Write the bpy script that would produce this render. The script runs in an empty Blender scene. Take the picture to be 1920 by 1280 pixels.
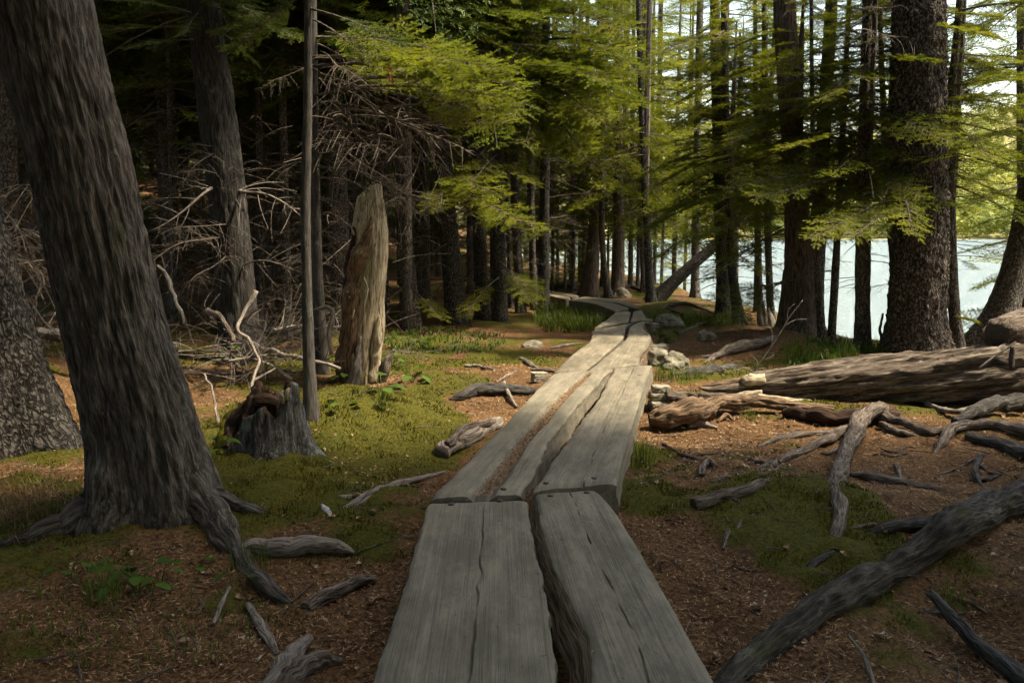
import bpy, math, random
import numpy as np
from math import radians, sin, cos, pi
from mathutils import Vector, Matrix, Euler

random.seed(7)
RS = np.random.RandomState(11)
scene = bpy.context.scene
COL = scene.collection

# ------------------------------------------------------------------ camera
CAM_Z = 1.40
FPX = 1493.0                      # focal length in pixels of the 1920 px photograph
PITCH = math.atan(202.0 / FPX)
cam_data = bpy.data.cameras.new('camera')
cam_data.sensor_width = 36.0
cam_data.lens = 36.0 * FPX / 1920.0
cam_data.clip_start = 0.05
cam_data.clip_end = 3000.0
cam = bpy.data.objects.new('camera', cam_data)
cam.location = (0, 0, CAM_Z)
cam.rotation_euler = (pi / 2 - PITCH, 0, 0)
COL.objects.link(cam)
scene.camera = cam

# ------------------------------------------------------------------ sky and sun
SUN_EL = radians(60)
SUN_AZ = radians(94)              # clockwise from straight ahead (+Y) towards the lake (+X)
world = bpy.data.worlds.new('World')
scene.world = world
world.use_nodes = True
wn = world.node_tree
wn.nodes.clear()
sky = wn.nodes.new('ShaderNodeTexSky')
sky.sky_type = 'NISHITA'
sky.sun_disc = False
sky.sun_elevation = SUN_EL
sky.sun_rotation = SUN_AZ
sky.air_density = 1.8
sky.dust_density = 3.2
sky.ozone_density = 0.0
bg = wn.nodes.new('ShaderNodeBackground')
bg.inputs['Strength'].default_value = 0.15
wo = wn.nodes.new('ShaderNodeOutputWorld')
wn.links.new(sky.outputs[0], bg.inputs[0])
wn.links.new(bg.outputs[0], wo.inputs[0])

sun_data = bpy.data.lights.new('sun', 'SUN')
sun_data.energy = 5.0
sun_data.angle = radians(2.5)
sun_data.color = (1.0, 0.88, 0.67)
sun = bpy.data.objects.new('sun', sun_data)
SUN_DIR = Vector((sin(SUN_AZ) * cos(SUN_EL), cos(SUN_AZ) * cos(SUN_EL), sin(SUN_EL)))
sun.rotation_euler = SUN_DIR.to_track_quat('Z', 'Y').to_euler()
sun.location = SUN_DIR * 60
COL.objects.link(sun)

scene.view_settings.view_transform = 'Standard'
scene.view_settings.look = 'None'
scene.view_settings.gamma = 1.0
scene.view_settings.use_curve_mapping = False
scene.view_settings.exposure = 1.4

scene.render.engine = 'CYCLES'
cy = scene.cycles
cy.max_bounces = 3
cy.diffuse_bounces = 2
cy.glossy_bounces = 2
cy.transmission_bounces = 3
cy.transparent_max_bounces = 4
cy.caustics_reflective = False
cy.caustics_refractive = False
cy.sample_clamp_indirect = 4.0
cy.use_denoising = True
cy.denoiser = 'OPENIMAGEDENOISE'
cy.use_adaptive_sampling = True
cy.adaptive_threshold = 0.03
scene.render.use_persistent_data = False

# ------------------------------------------------------------------ noise
def _hash(ix, iy, iz, seed):
    with np.errstate(over='ignore'):
        h = (ix.astype(np.int64) * 374761393 + iy.astype(np.int64) * 668265263
             + iz.astype(np.int64) * 2147483647 + seed * 974634777) & 0xFFFFFFFF
        h = ((h ^ (h >> 13)) * 1274126177) & 0xFFFFFFFF
        h = ((h ^ (h >> 16)) * 2246822519) & 0xFFFFFFFF
        h = h ^ (h >> 13)
    return (h & 0xFFFFFF) / float(0xFFFFFF) * 2 - 1

def vnoise(x, y, z, seed=0):
    x = np.asarray(x, float); y = np.asarray(y, float); z = np.asarray(z, float)
    x, y, z = np.broadcast_arrays(x, y, z)
    fx, fy, fz = np.floor(x), np.floor(y), np.floor(z)
    tx, ty, tz = x - fx, y - fy, z - fz
    tx = tx * tx * (3 - 2 * tx); ty = ty * ty * (3 - 2 * ty); tz = tz * tz * (3 - 2 * tz)
    ix, iy, iz = fx.astype(np.int64), fy.astype(np.int64), fz.astype(np.int64)
    r = 0
    for dx in (0, 1):
        wx = tx if dx else 1 - tx
        for dy in (0, 1):
            wy = ty if dy else 1 - ty
            for dz in (0, 1):
                wz = tz if dz else 1 - tz
                r = r + wx * wy * wz * _hash(ix + dx, iy + dy, iz + dz, seed)
    return r

def fbm(x, y, z, seed=0, oct=3, gain=0.5):
    a, f, r = 1.0, 1.0, 0
    for o in range(oct):
        r = r + a * vnoise(np.asarray(x) * f, np.asarray(y) * f, np.asarray(z) * f, seed + o * 17)
        a *= gain; f *= 2.03
    return r

def sstep(a, b, x):
    t = np.clip((np.asarray(x, float) - a) / (b - a), 0, 1)
    return t * t * (3 - 2 * t)

# ------------------------------------------------------------------ picture <-> place
def ray(px, py):
    a = (px - 960.0) / FPX; b = (640.0 - py) / FPX
    return np.array([a, cos(PITCH) + b * sin(PITCH), -sin(PITCH) + b * cos(PITCH)])

def at_y(px, py, Y):
    d = ray(px, py); t = Y / d[1]
    return np.array([d[0] * t, Y, CAM_Z + d[2] * t])

def at_z(px, py, z):
    d = ray(px, py); t = (z - CAM_Z) / d[2]
    return np.array([d[0] * t, d[1] * t, z])

def px_size(npx, Y):
    return npx * Y / FPX

BOARD_Z = 0.24
SHORE_Y = [-80, 0, 5, 8, 9, 10, 11, 12, 14, 18, 25, 35, 60, 120, 400]
SHORE_X = [16, 12, 9.5, 7, 6.2, 5.3, 4.8, 4.6, 4.3, 4.3, 4.2, 3.0, -6, -45, -200]

# centre line of the walk on the ground, for keeping the soil under the planks
PATH_PX = [(1020, 1280), (965, 925), (1090, 760), (1150, 690), (1170, 630), (1178, 590), (1150, 570), (1090, 560), (1035, 549)]
PATH = np.array([at_z(a, b, BOARD_Z)[:2] for a, b in PATH_PX])
PATH = np.vstack([[PATH[0] + (PATH[0] - PATH[1]) * 2.5], PATH, [PATH[-1] + [-3, 1.2]], [PATH[-1] + [-9, 3]]])

def path_dist(x, y):
    x = np.asarray(x, float); y = np.asarray(y, float)
    best = np.full(np.broadcast(x, y).shape, 1e9)
    for a, b in zip(PATH[:-1], PATH[1:]):
        d = b - a; L = d @ d
        t = np.clip(((x - a[0]) * d[0] + (y - a[1]) * d[1]) / L, 0, 1)
        best = np.minimum(best, np.hypot(x - a[0] - t * d[0], y - a[1] - t * d[1]))
    return best

MOUNDS = []                        # (x, y, radius, height)
def H(x, y):
    x = np.asarray(x, float); y = np.asarray(y, float)
    h = 0.075 * fbm(x * 0.55, y * 0.55, 0.3, 3, 2) + 0.034 * fbm(x * 2.4, y * 2.4, 1.7, 5, 3)
    near = sstep(16, 9, np.hypot(x, y - 4))
    h = h + near * 0.012 * fbm(x * 9, y * 9, 2.2, 8, 2)
    for mx, my, r, hh in MOUNDS:
        h = h + hh * np.exp(-((x - mx) ** 2 + (y - my) ** 2) / (r * r))
    # the forest floor climbs away to the left and behind
    h = h + 0.10 * np.clip(-x - 3.0, 0, 200) + 0.12 * np.clip(-x - 12, 0, 200) * sstep(12, 30, -x)
    h = h + 0.14 * np.clip(y - 24, 0, 200) * sstep(2, -12, x)
    pd = path_dist(x, y)
    h = np.minimum(h, 5) + 0
    lim = np.where(y > 12.5, -0.02, 0.06) + 0.25 * np.clip(pd - 0.42, 0, 3)
    h = np.where(pd < 2.0, np.minimum(h, lim), h)
    xs = np.interp(y, SHORE_Y, SHORE_X)
    d = x - xs + 0.35 * fbm(x * 0.5, y * 0.5, 9.1, 21, 2)
    h = h - 2.4 * sstep(0, 3.4, d) - 0.02 * np.clip(d, 0, 60)
    return h

def hz(x, y):
    return float(H(np.array([x]), np.array([y]))[0])

def on(px, py, off=0.0):
    """the point of the ground seen at a pixel of the photograph"""
    d = ray(px, py)
    t0, t1 = 0.8, 60.0
    ts = np.concatenate([np.linspace(0.8, 12, 400), np.linspace(12.05, 60, 500)])
    zz = CAM_Z + d[2] * ts - H(d[0] * ts, d[1] * ts)
    k = np.argmax(zz < 0)
    t = ts[k] if zz[k] < 0 else 40.0
    if k > 0 and zz[k] < 0:
        u = zz[k - 1] / (zz[k - 1] - zz[k]); t = ts[k - 1] + u * (ts[k] - ts[k - 1])
    p = np.array([d[0] * t, d[1] * t, 0.0]); p[2] = hz(p[0], p[1]) + off
    return p

def add_mound(px, py, r, hh):
    p = at_z(px, py, 0.0)
    MOUNDS.append((p[0], p[1], r, hh))
add_mound(690, 800, 0.55, 0.20)
add_mound(560, 830, 0.50, 0.12)
add_mound(480, 900, 0.50, 0.10)
add_mound(800, 730, 0.40, 0.10)
add_mound(300, 1000, 0.60, 0.10)
add_mound(870, 860, 0.30, -0.06)
add_mound(1480, 660, 0.9, 0.14)
add_mound(1400, 650, 0.7, 0.10)
add_mound(1270, 585, 1.0, 0.22)
add_mound(1480, 960, 0.55, 0.10)
add_mound(1620, 1160, 0.40, 0.04)
add_mound(1860, 1180, 0.45, -0.16)
add_mound(1560, 840, 0.5, 0.06)
add_mound(1130, 545, 1.6, 0.18)

# ------------------------------------------------------------------ mesh helpers
def np_mesh(name, V, F, mats=None, smooth=True, attrs=None, midx=None):
    """F: array (n,3) or (n,4), or a list of such arrays"""
    V = np.asarray(V, np.float32).reshape(-1, 3)
    if not isinstance(F, list):
        F = [F]
    F = [np.asarray(f, np.int32) for f in F if len(f)]
    loops = np.concatenate([f.ravel() for f in F])
    sizes = np.concatenate([np.full(len(f), f.shape[1], np.int32) for f in F])
    starts = np.concatenate([[0], np.cumsum(sizes)[:-1]]).astype(np.int32)
    me = bpy.data.meshes.new(name)
    me.vertices.add(len(V)); me.vertices.foreach_set('co', V.ravel())
    me.loops.add(len(loops)); me.loops.foreach_set('vertex_index', loops)
    me.polygons.add(len(sizes))
    me.polygons.foreach_set('loop_start', starts)
    me.polygons.foreach_set('loop_total', sizes)
    me.polygons.foreach_set('use_smooth', np.full(len(sizes), bool(smooth)))
    for m in (mats or []):
        me.materials.append(m)
    if midx is not None:
        me.polygons.foreach_set('material_index', np.asarray(midx, np.int32))
    for an, (kind, arr) in (attrs or {}).items():
        at = me.attributes.new(an, kind, 'POINT')
        key = 'vector' if kind == 'FLOAT_VECTOR' else ('color' if kind == 'FLOAT_COLOR' else 'value')
        at.data.foreach_set(key, np.asarray(arr, np.float32).ravel())
    me.update(calc_edges=True)
    return me

def link(name, me, parent=None, loc=(0, 0, 0), rot=None, scale=None):
    o = bpy.data.objects.new(name, me)
    COL.objects.link(o)
    o.location = loc
    if rot is not None: o.rotation_euler = rot
    if scale is not None: o.scale = scale if hasattr(scale, '__len__') else (scale,) * 3
    if parent is not None: o.parent = parent
    return o

def tag(o, label, cat, group=None, kind=None):
    if label: o['label'] = label
    if cat: o['category'] = cat
    if group: o['group'] = group
    if kind: o['kind'] = kind
    return o

def thing(name, label, cat, loc=(0, 0, 0), group=None):
    o = bpy.data.objects.new(name, None)
    o.empty_display_size = 0.1
    COL.objects.link(o); o.location = loc
    return tag(o, label, cat, group)

class Geo:
    """collects pieces of one mesh"""
    def __init__(s): s.V = []; s.F3 = []; s.F4 = []; s.B = []; s.n = 0; s.m3 = []; s.m4 = []
    def add(s, V, F, B=None, m=0):
        V = np.asarray(V, float).reshape(-1, 3); F = np.asarray(F, np.int64)
        s.V.append(V); s.B.append(V if B is None else B)
        if len(F):
            if F.shape[1] == 3: s.F3.append(F + s.n); s.m3.append(np.full(len(F), m))
            else: s.F4.append(F + s.n); s.m4.append(np.full(len(F), m))
        s.n += len(V)
    def mesh(s, name, mats, smooth=True, shift=(0, 0, 0)):
        V = np.concatenate(s.V) - np.asarray(shift, float)
        F = []; mi = []
        if s.F3: F.append(np.concatenate(s.F3)); mi.append(np.concatenate(s.m3))
        if s.F4: F.append(np.concatenate(s.F4)); mi.append(np.concatenate(s.m4))
        return np_mesh(name, V, F, mats, smooth, {'bk': ('FLOAT_VECTOR', np.concatenate(s.B))}, np.concatenate(mi))

def catmull(P, n_per):
    """resample control rows (any width) smoothly"""
    P = np.asarray(P, float)
    if len(P) == 2:
        t = np.linspace(0, 1, n_per + 1)[:, None]
        return P[0] * (1 - t) + P[1] * t
    Q = np.vstack([2 * P[0] - P[1], P, 2 * P[-1] - P[-2]])
    out = []
    for i in range(1, len(Q) - 2):
        p0, p1, p2, p3 = Q[i - 1], Q[i], Q[i + 1], Q[i + 2]
        t = np.linspace(0, 1, n_per, endpoint=False)[:, None]
        out.append(0.5 * ((2 * p1) + (-p0 + p2) * t + (2 * p0 - 5 * p1 + 4 * p2 - p3) * t ** 2 + (-p0 + 3 * p1 - 3 * p2 + p3) * t ** 3))
    out.append(P[-1:])
    return np.vstack(out)

def resample(P, step):
    P = np.asarray(P, float)
    d = np.concatenate([[0], np.cumsum(np.linalg.norm(np.diff(P[:, :3], axis=0), axis=1))])
    n = max(2, int(d[-1] / step) + 1)
    t = np.linspace(0, d[-1], n)
    return np.stack([np.interp(t, d, P[:, k]) for k in range(P.shape[1])], 1)

def tube(P, R, nseg, disp=None, cap0=True, cap1=True, seed=0.0, twist=0.0):
    """P (n,3) centres, R (n,) radii -> V, F4, bark coordinates; disp(bx,by,bz,theta,R)->radial offset"""
    P = np.asarray(P, float); R = np.asarray(R, float); n = len(P)
    T = np.gradient(P, axis=0); T /= np.linalg.norm(T, axis=1)[:, None] + 1e-12
    up = np.array([0.13, 0.99, 0.05]) if abs(T[0, 1]) < 0.8 else np.array([1, 0, 0.1])
    U = np.zeros((n, 3)); W = np.zeros((n, 3))
    u = up - T[0] * (up @ T[0]); u /= np.linalg.norm(u)
    for i in range(n):
        u = u - T[i] * (u @ T[i]); u /= np.linalg.norm(u) + 1e-12
        U[i] = u; W[i] = np.cross(T[i], u)
    s = np.concatenate([[0], np.cumsum(np.linalg.norm(np.diff(P, axis=0), axis=1))])
    th = np.linspace(0, 2 * pi, nseg, endpoint=False)
    TH = th[None, :] + twist * s[:, None]
    c, sn = np.cos(th)[None, :], np.sin(th)[None, :]
    Rm = R[:, None] * np.ones((1, nseg))
    ct, st = np.cos(TH), np.sin(TH)
    bx = Rm * ct + seed; by = Rm * st + seed * 0.7; bz = s[:, None] * np.ones((1, nseg))
    Rd = Rm if disp is None else Rm + disp(bx, by, bz, TH, Rm)
    V = P[:, None, :] + U[:, None, :] * (Rd * c)[..., None] + W[:, None, :] * (Rd * sn)[..., None]
    B = np.stack([bx, by, bz], -1)
    V = V.reshape(-1, 3); B = B.reshape(-1, 3)
    i = np.arange(n - 1)[:, None]; j = np.arange(nseg)[None, :]; jn = (j + 1) % nseg
    F = np.stack([i * nseg + j + 0 * jn, i * nseg + jn, (i + 1) * nseg + jn, (i + 1) * nseg + j + 0 * jn], -1).reshape(-1, 4)
    extra = []
    nv = len(V)
    jj = np.arange(nseg); j2 = (jj + 1) % nseg
    if cap0:
        V = np.vstack([V, P[:1]]); B = np.vstack([B, [[seed, seed, 0]]])
        extra.append(np.stack([j2, jj, np.full(nseg, nv), np.full(nseg, nv)], 1)); nv += 1
    if cap1:
        V = np.vstack([V, P[-1:]]); B = np.vstack([B, [[seed, seed, s[-1]]]])
        b = (n - 1) * nseg
        extra.append(np.stack([b + jj, b + j2, np.full(nseg, nv), np.full(nseg, nv)], 1)); nv += 1
    tris = np.vstack([e[:, :3] for e in extra]) if extra else np.zeros((0, 3), int)
    return V, F, tris, B

def geo_tube(g, P, R, nseg, disp=None, m=0, **kw):
    V, F, T, B = tube(P, R, nseg, disp, **kw)
    n0 = g.n
    g.add(V, F, B, m)
    if len(T):
        g.F3.append(T + n0); g.m3.append(np.full(len(T), m))

# ------------------------------------------------------------------ materials
class NT:
    def __init__(s, name):
        s.m = bpy.data.materials.new(name); s.m.use_nodes = True
        s.t = s.m.node_tree; s.t.nodes.clear()
        s.out = s.t.nodes.new('ShaderNodeOutputMaterial')
    def n(s, typ, **kw):
        nd = s.t.nodes.new(typ)
        for k, v in kw.items(): setattr(nd, k, v)
        return nd
    def l(s, a, b): s.t.links.new(a, b)
    def val(s, sock, v):
        if hasattr(v, 'bl_idname') or isinstance(v, bpy.types.NodeSocket): s.l(v, sock)
        else: sock.default_value = v
    def coord(s, kind='bk', scale=(1, 1, 1)):
        if kind == 'bk':
            a = s.n('ShaderNodeAttribute'); a.attribute_name = 'bk'; src = a.outputs['Vector']
        elif kind == 'world':
            g = s.n('ShaderNodeNewGeometry'); src = g.outputs['Position']
        else:
            g = s.n('ShaderNodeTexCoord'); src = g.outputs['Object']
        mp = s.n('ShaderNodeMapping'); mp.inputs['Scale'].default_value = scale
        s.l(src, mp.inputs['Vector'])
        return mp.outputs[0]
    def noise(s, vec, scale=1.0, detail=4, rough=0.6, dist=0.0):
        nd = s.n('ShaderNodeTexNoise')
        nd.inputs['Scale'].default_value = scale; nd.inputs['Detail'].default_value = detail
        nd.inputs['Roughness'].default_value = rough; nd.inputs['Distortion'].default_value = dist
        s.l(vec, nd.inputs['Vector']); return nd.outputs[0]
    def ramp(s, fac, stops):
        r = s.n('ShaderNodeValToRGB')
        e = r.color_ramp.elements
        while len(e) < len(stops): e.new(0.5)
        for k, (p, c) in enumerate(stops):
            e[k].position = p; e[k].color = (c[0], c[1], c[2], 1) if hasattr(c, '__len__') else (c, c, c, 1)
        s.l(fac, r.inputs[0]); return r.outputs[0]
    def mix(s, fac, a, b, blend='MIX'):
        mx = s.n('ShaderNodeMix', data_type='RGBA', blend_type=blend)
        s.val(mx.inputs[0], fac)
        for sock, v in ((mx.inputs[6], a), (mx.inputs[7], b)):
            if isinstance(v, bpy.types.NodeSocket): s.l(v, sock)
            else: sock.default_value = (v[0], v[1], v[2], 1)
        return mx.outputs[2]
    def math(s, op, a, b=0.0):
        m = s.n('ShaderNodeMath', operation=op)
        s.val(m.inputs[0], a); s.val(m.inputs[1], b)
        return m.outputs[0]
    def bump(s, h, dist, strength=1.0, normal=None):
        b = s.n('ShaderNodeBump'); b.inputs['Distance'].default_value = dist; b.inputs['Strength'].default_value = strength
        s.l(h, b.inputs['Height'])
        if normal is not None: s.l(normal, b.inputs['Normal'])
        return b.outputs[0]
    def bsdf(s, col, rough=0.85, normal=None, spec=0.25):
        p = s.n('ShaderNodeBsdfPrincipled')
        s.val(p.inputs['Base Color'], col if isinstance(col, bpy.types.NodeSocket) else (col[0], col[1], col[2], 1))
        s.val(p.inputs['Roughness'], rough)
        p.inputs['Specular IOR Level'].default_value = spec
        if normal is not None: s.l(normal, p.inputs['Normal'])
        s.l(p.outputs[0], s.out.inputs[0]); return p

def bark_material(name, dark, mid, light, lichen, kind='fibre', lichen_amt=0.55, moss=0.0, bumpd=0.03, fq=1.0):
    t = NT(name)
    if kind == 'fibre':
        h1 = t.noise(t.coord('bk', (52 * fq, 52 * fq, 7.0 * fq)), 1, 5, 0.68, 0.25)
        h2 = t.noise(t.coord('bk', (150 * fq, 150 * fq, 14 * fq)), 1, 3, 0.6, 0.3)
        h = t.math('ADD', t.math('MULTIPLY', h1, 0.7), t.math('MULTIPLY', h2, 0.3))
    else:
        v = t.n('ShaderNodeTexVoronoi'); v.feature = 'DISTANCE_TO_EDGE'
        v.inputs['Scale'].default_value = 1.0
        nv = t.n('ShaderNodeVectorMath', operation='ADD')
        base = t.coord('bk', (40 * fq, 40 * fq, 19 * fq))
        nz = t.n('ShaderNodeTexNoise'); nz.inputs['Scale'].default_value = 0.55; nz.inputs['Detail'].default_value = 5
        t.l(base, nz.inputs['Vector'])
        vs = t.n('ShaderNodeVectorMath', operation='SCALE'); vs.inputs['Scale'].default_value = 3.2; t.l(nz.outputs[1], vs.inputs[0]); t.l(base, nv.inputs[0]); t.l(vs.outputs[0], nv.inputs[1]); t.l(nv.outputs[0], v.inputs['Vector'])
        e = t.math('MINIMUM', t.math('MULTIPLY', v.outputs['Distance'], 3.2), 1.0)
        h2 = t.noise(t.coord('bk', (50, 50, 30)), 1, 4, 0.6)
        h = t.math('ADD', t.math('MULTIPLY', e, 0.30), t.math('MULTIPLY', h2, 0.72))
    big = t.noise(t.coord('bk', (5, 5, 1.6)), 1, 3, 0.6)
    col = t.ramp(h, [(0.40, dark), (0.50, mid), (0.62, light)])
    col = t.mix(t.ramp(big, [(0.35, 0.0), (0.7, 0.55)]), col, t.mix(0.5, col, tuple(0.6 * c for c in light)))
    lz = t.noise(t.coord('bk', (13, 13, 5)), 1, 5, 0.75)
    lf = t.ramp(lz, [(lichen_amt, 0.0), (lichen_amt + 0.12, 0.75)])
    col = t.mix(lf, col, lichen)
    if moss:
        mz = t.noise(t.coord('bk', (7, 7, 2.5)), 1, 4, 0.7)
        col = t.mix(t.ramp(mz, [(1 - moss, 0.0), (1 - moss + 0.15, 0.8)]), col, (0.045, 0.055, 0.010))
    t.bsdf(col, 0.92, t.bump(h, bumpd), 0.15)
    return t.m

BARK = {
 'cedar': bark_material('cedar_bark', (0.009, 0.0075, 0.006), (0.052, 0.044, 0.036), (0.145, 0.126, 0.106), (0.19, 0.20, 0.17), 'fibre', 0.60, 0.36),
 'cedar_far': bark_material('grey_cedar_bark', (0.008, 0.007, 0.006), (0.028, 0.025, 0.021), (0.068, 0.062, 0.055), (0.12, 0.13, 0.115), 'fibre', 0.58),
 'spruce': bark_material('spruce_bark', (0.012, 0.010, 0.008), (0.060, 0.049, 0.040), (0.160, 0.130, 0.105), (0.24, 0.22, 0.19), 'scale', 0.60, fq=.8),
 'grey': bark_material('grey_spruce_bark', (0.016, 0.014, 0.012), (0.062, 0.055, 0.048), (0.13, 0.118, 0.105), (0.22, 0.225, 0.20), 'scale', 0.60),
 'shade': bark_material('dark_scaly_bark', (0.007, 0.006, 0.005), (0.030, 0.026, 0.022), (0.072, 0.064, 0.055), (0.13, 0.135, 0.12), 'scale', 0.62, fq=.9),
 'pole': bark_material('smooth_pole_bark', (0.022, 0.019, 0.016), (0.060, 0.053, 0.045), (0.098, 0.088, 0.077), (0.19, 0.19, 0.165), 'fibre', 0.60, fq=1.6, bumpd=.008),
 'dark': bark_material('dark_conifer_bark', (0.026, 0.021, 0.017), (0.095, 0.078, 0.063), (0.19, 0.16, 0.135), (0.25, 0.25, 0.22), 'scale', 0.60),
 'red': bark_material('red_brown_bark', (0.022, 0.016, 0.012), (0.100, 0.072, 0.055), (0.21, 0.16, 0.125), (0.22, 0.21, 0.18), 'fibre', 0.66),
 'log': bark_material('fallen_log_bark', (0.010, 0.007, 0.005), (0.072, 0.053, 0.038), (0.215, 0.172, 0.130), (0.38, 0.35, 0.29), 'fibre', 0.60, fq=0.6),
 'root': bark_material('root_bark', (0.020, 0.015, 0.011), (0.105, 0.080, 0.060), (0.24, 0.20, 0.165), (0.42, 0.39, 0.34), 'fibre', 0.60, 0.24, fq=1.5),
 'root_dark': bark_material('dark_root_bark', (0.012, 0.011, 0.010), (0.050, 0.044, 0.038), (0.11, 0.10, 0.088), (0.20, 0.21, 0.19), 'fibre', 0.60, 0.36, fq=1.3),
 'root_big': bark_material('mossy_root_bark', (0.012, 0.010, 0.007), (0.044, 0.036, 0.027), (0.095, 0.080, 0.062), (0.17, 0.165, 0.135), 'fibre', 0.58, 0.42, fq=1.0),
 'dead': bark_material('dead_grey_wood', (0.06, 0.048, 0.038), (0.20, 0.165, 0.135), (0.34, 0.295, 0.25), (0.38, 0.37, 0.33), 'fibre', 0.62, fq=1.6),
 'twig': bark_material('dead_twig_wood', (0.05, 0.040, 0.030), (0.14, 0.112, 0.088), (0.24, 0.20, 0.16), (0.26, 0.26, 0.22), 'fibre', 0.60, fq=2),
 'rotten': bark_material('rotten_brown_wood', (0.024, 0.014, 0.008), (0.12, 0.075, 0.044), (0.27, 0.185, 0.112), (0.34, 0.28, 0.20), 'fibre', 0.64, fq=1.2),
 'snag': bark_material('bare_snag_wood', (0.085, 0.064, 0.038), (0.34, 0.275, 0.175), (0.55, 0.47, 0.33), (0.38, 0.35, 0.26), 'fibre', 0.60, fq=1.0),
 'stump': bark_material('lichen_stump_wood', (0.012, 0.010, 0.009), (0.055, 0.050, 0.048), (0.14, 0.135, 0.13), (0.20, 0.24, 0.20), 'fibre', 0.55, 0.3, fq=1.2),
 'wane': bark_material('waney_edge_wood', (0.035, 0.022, 0.012), (0.14, 0.10, 0.062), (0.27, 0.205, 0.14), (0.24, 0.21, 0.16), 'fibre', 0.66, fq=.9),
 'stump_in': bark_material('stump_inner_rot', (0.010, 0.006, 0.004), (0.036, 0.020, 0.013), (0.085, 0.050, 0.033), (0.07, 0.05, 0.035), 'fibre', 0.70, 0.42, fq=1.2),
}

def plain(name, a, b, scale=30, rough=0.8, coord='obj', bump=0.0, spec=0.2):
    t = NT(name)
    nz = t.noise(t.coord(coord, (1, 1, 1)), scale, 4, 0.65)
    t.bsdf(t.ramp(nz, [(0.3, a), (0.7, b)]), rough, t.bump(nz, bump) if bump else None, spec)
    return t.m

def leaf_material(name, dark, light, trans=0.45, scale=2.2, dead=0.0):
    t = NT(name)
    nz = t.noise(t.coord('obj', (1, 1, 1)), scale, 3, 0.7)
    oi = t.n('ShaderNodeObjectInfo')
    f = t.math('ADD', nz, t.math('MULTIPLY', t.math('SUBTRACT', oi.outputs['Random'], 0.5), 0.22))
    col = t.ramp(f, [(0.32, dark), (0.66, light)])
    if dead:
        dz = t.noise(t.coord('obj', (1, 1, 1)), 5.0, 2, 0.6)
        col = t.mix(t.ramp(dz, [(1 - dead, 0.0), (1 - dead + 0.08, 0.8)]), col, (0.16, 0.085, 0.035))
    d = t.n('ShaderNodeBsdfDiffuse'); t.l(col, d.inputs[0])
    tr = t.n('ShaderNodeBsdfTranslucent')
    t.l(t.mix(0.6, col, (1.0, 0.92, 0.25), 'MULTIPLY'), tr.inputs[0])
    g = t.n('ShaderNodeBsdfGlossy'); g.inputs['Roughness'].default_value = 0.45
    g.inputs[0].default_value = (0.5, 0.5, 0.45, 1)
    m1 = t.n('ShaderNodeMixShader'); m1.inputs[0].default_value = trans
    t.l(d.outputs[0], m1.inputs[1]); t.l(tr.outputs[0], m1.inputs[2])
    m2 = t.n('ShaderNodeMixShader'); m2.inputs[0].default_value = 0.02
    t.l(m1.outputs[0], m2.inputs[1]); t.l(g.outputs[0], m2.inputs[2])
    t.l(m2.outputs[0], t.out.inputs[0])
    return t.m

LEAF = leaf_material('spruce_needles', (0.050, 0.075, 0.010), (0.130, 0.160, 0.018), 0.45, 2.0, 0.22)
LEAF_DARK = leaf_material('shaded_cedar_foliage', (0.030, 0.055, 0.012), (0.075, 0.105, 0.018), 0.40, 1.5)  # cedar foliage, its colour darkened as well for the shaded left wood
LEAF_LIT = leaf_material('sunlit_spruce_needles', (0.115, 0.150, 0.012), (0.240, 0.265, 0.020), 0.58, 4.0)  # brighter copy of the spruce needles; sunlight is put into the colour
LEAF_MID = leaf_material('half_lit_spruce_needles', (0.085, 0.115, 0.011), (0.215, 0.230, 0.020), 0.55, 1.6, 0.18)  # lighter copy of the needles, standing in for sunlit foliage
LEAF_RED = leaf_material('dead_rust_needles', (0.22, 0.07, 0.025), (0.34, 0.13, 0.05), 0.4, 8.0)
BROADLEAF = leaf_material('seedling_leaves', (0.035, 0.072, 0.012), (0.075, 0.125, 0.02), 0.4, 6.0)
GRASS = leaf_material('grass_blades', (0.050, 0.078, 0.012), (0.115, 0.150, 0.024), 0.45, 7.0)
GRASS_DRY = leaf_material('dry_grass_blades', (0.13, 0.10, 0.04), (0.22, 0.17, 0.08), 0.35, 7.0)
HILL_LEAF = leaf_material('far_hill_leaves', (0.24, 0.26, 0.07), (0.46, 0.45, 0.14), 0.3, 0.02)  # pale colour carries the haze over the far shore
MOSS = leaf_material('moss_tufts', (0.028, 0.030, 0.004), (0.110, 0.092, 0.009), 0.30, 5.0)

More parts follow.
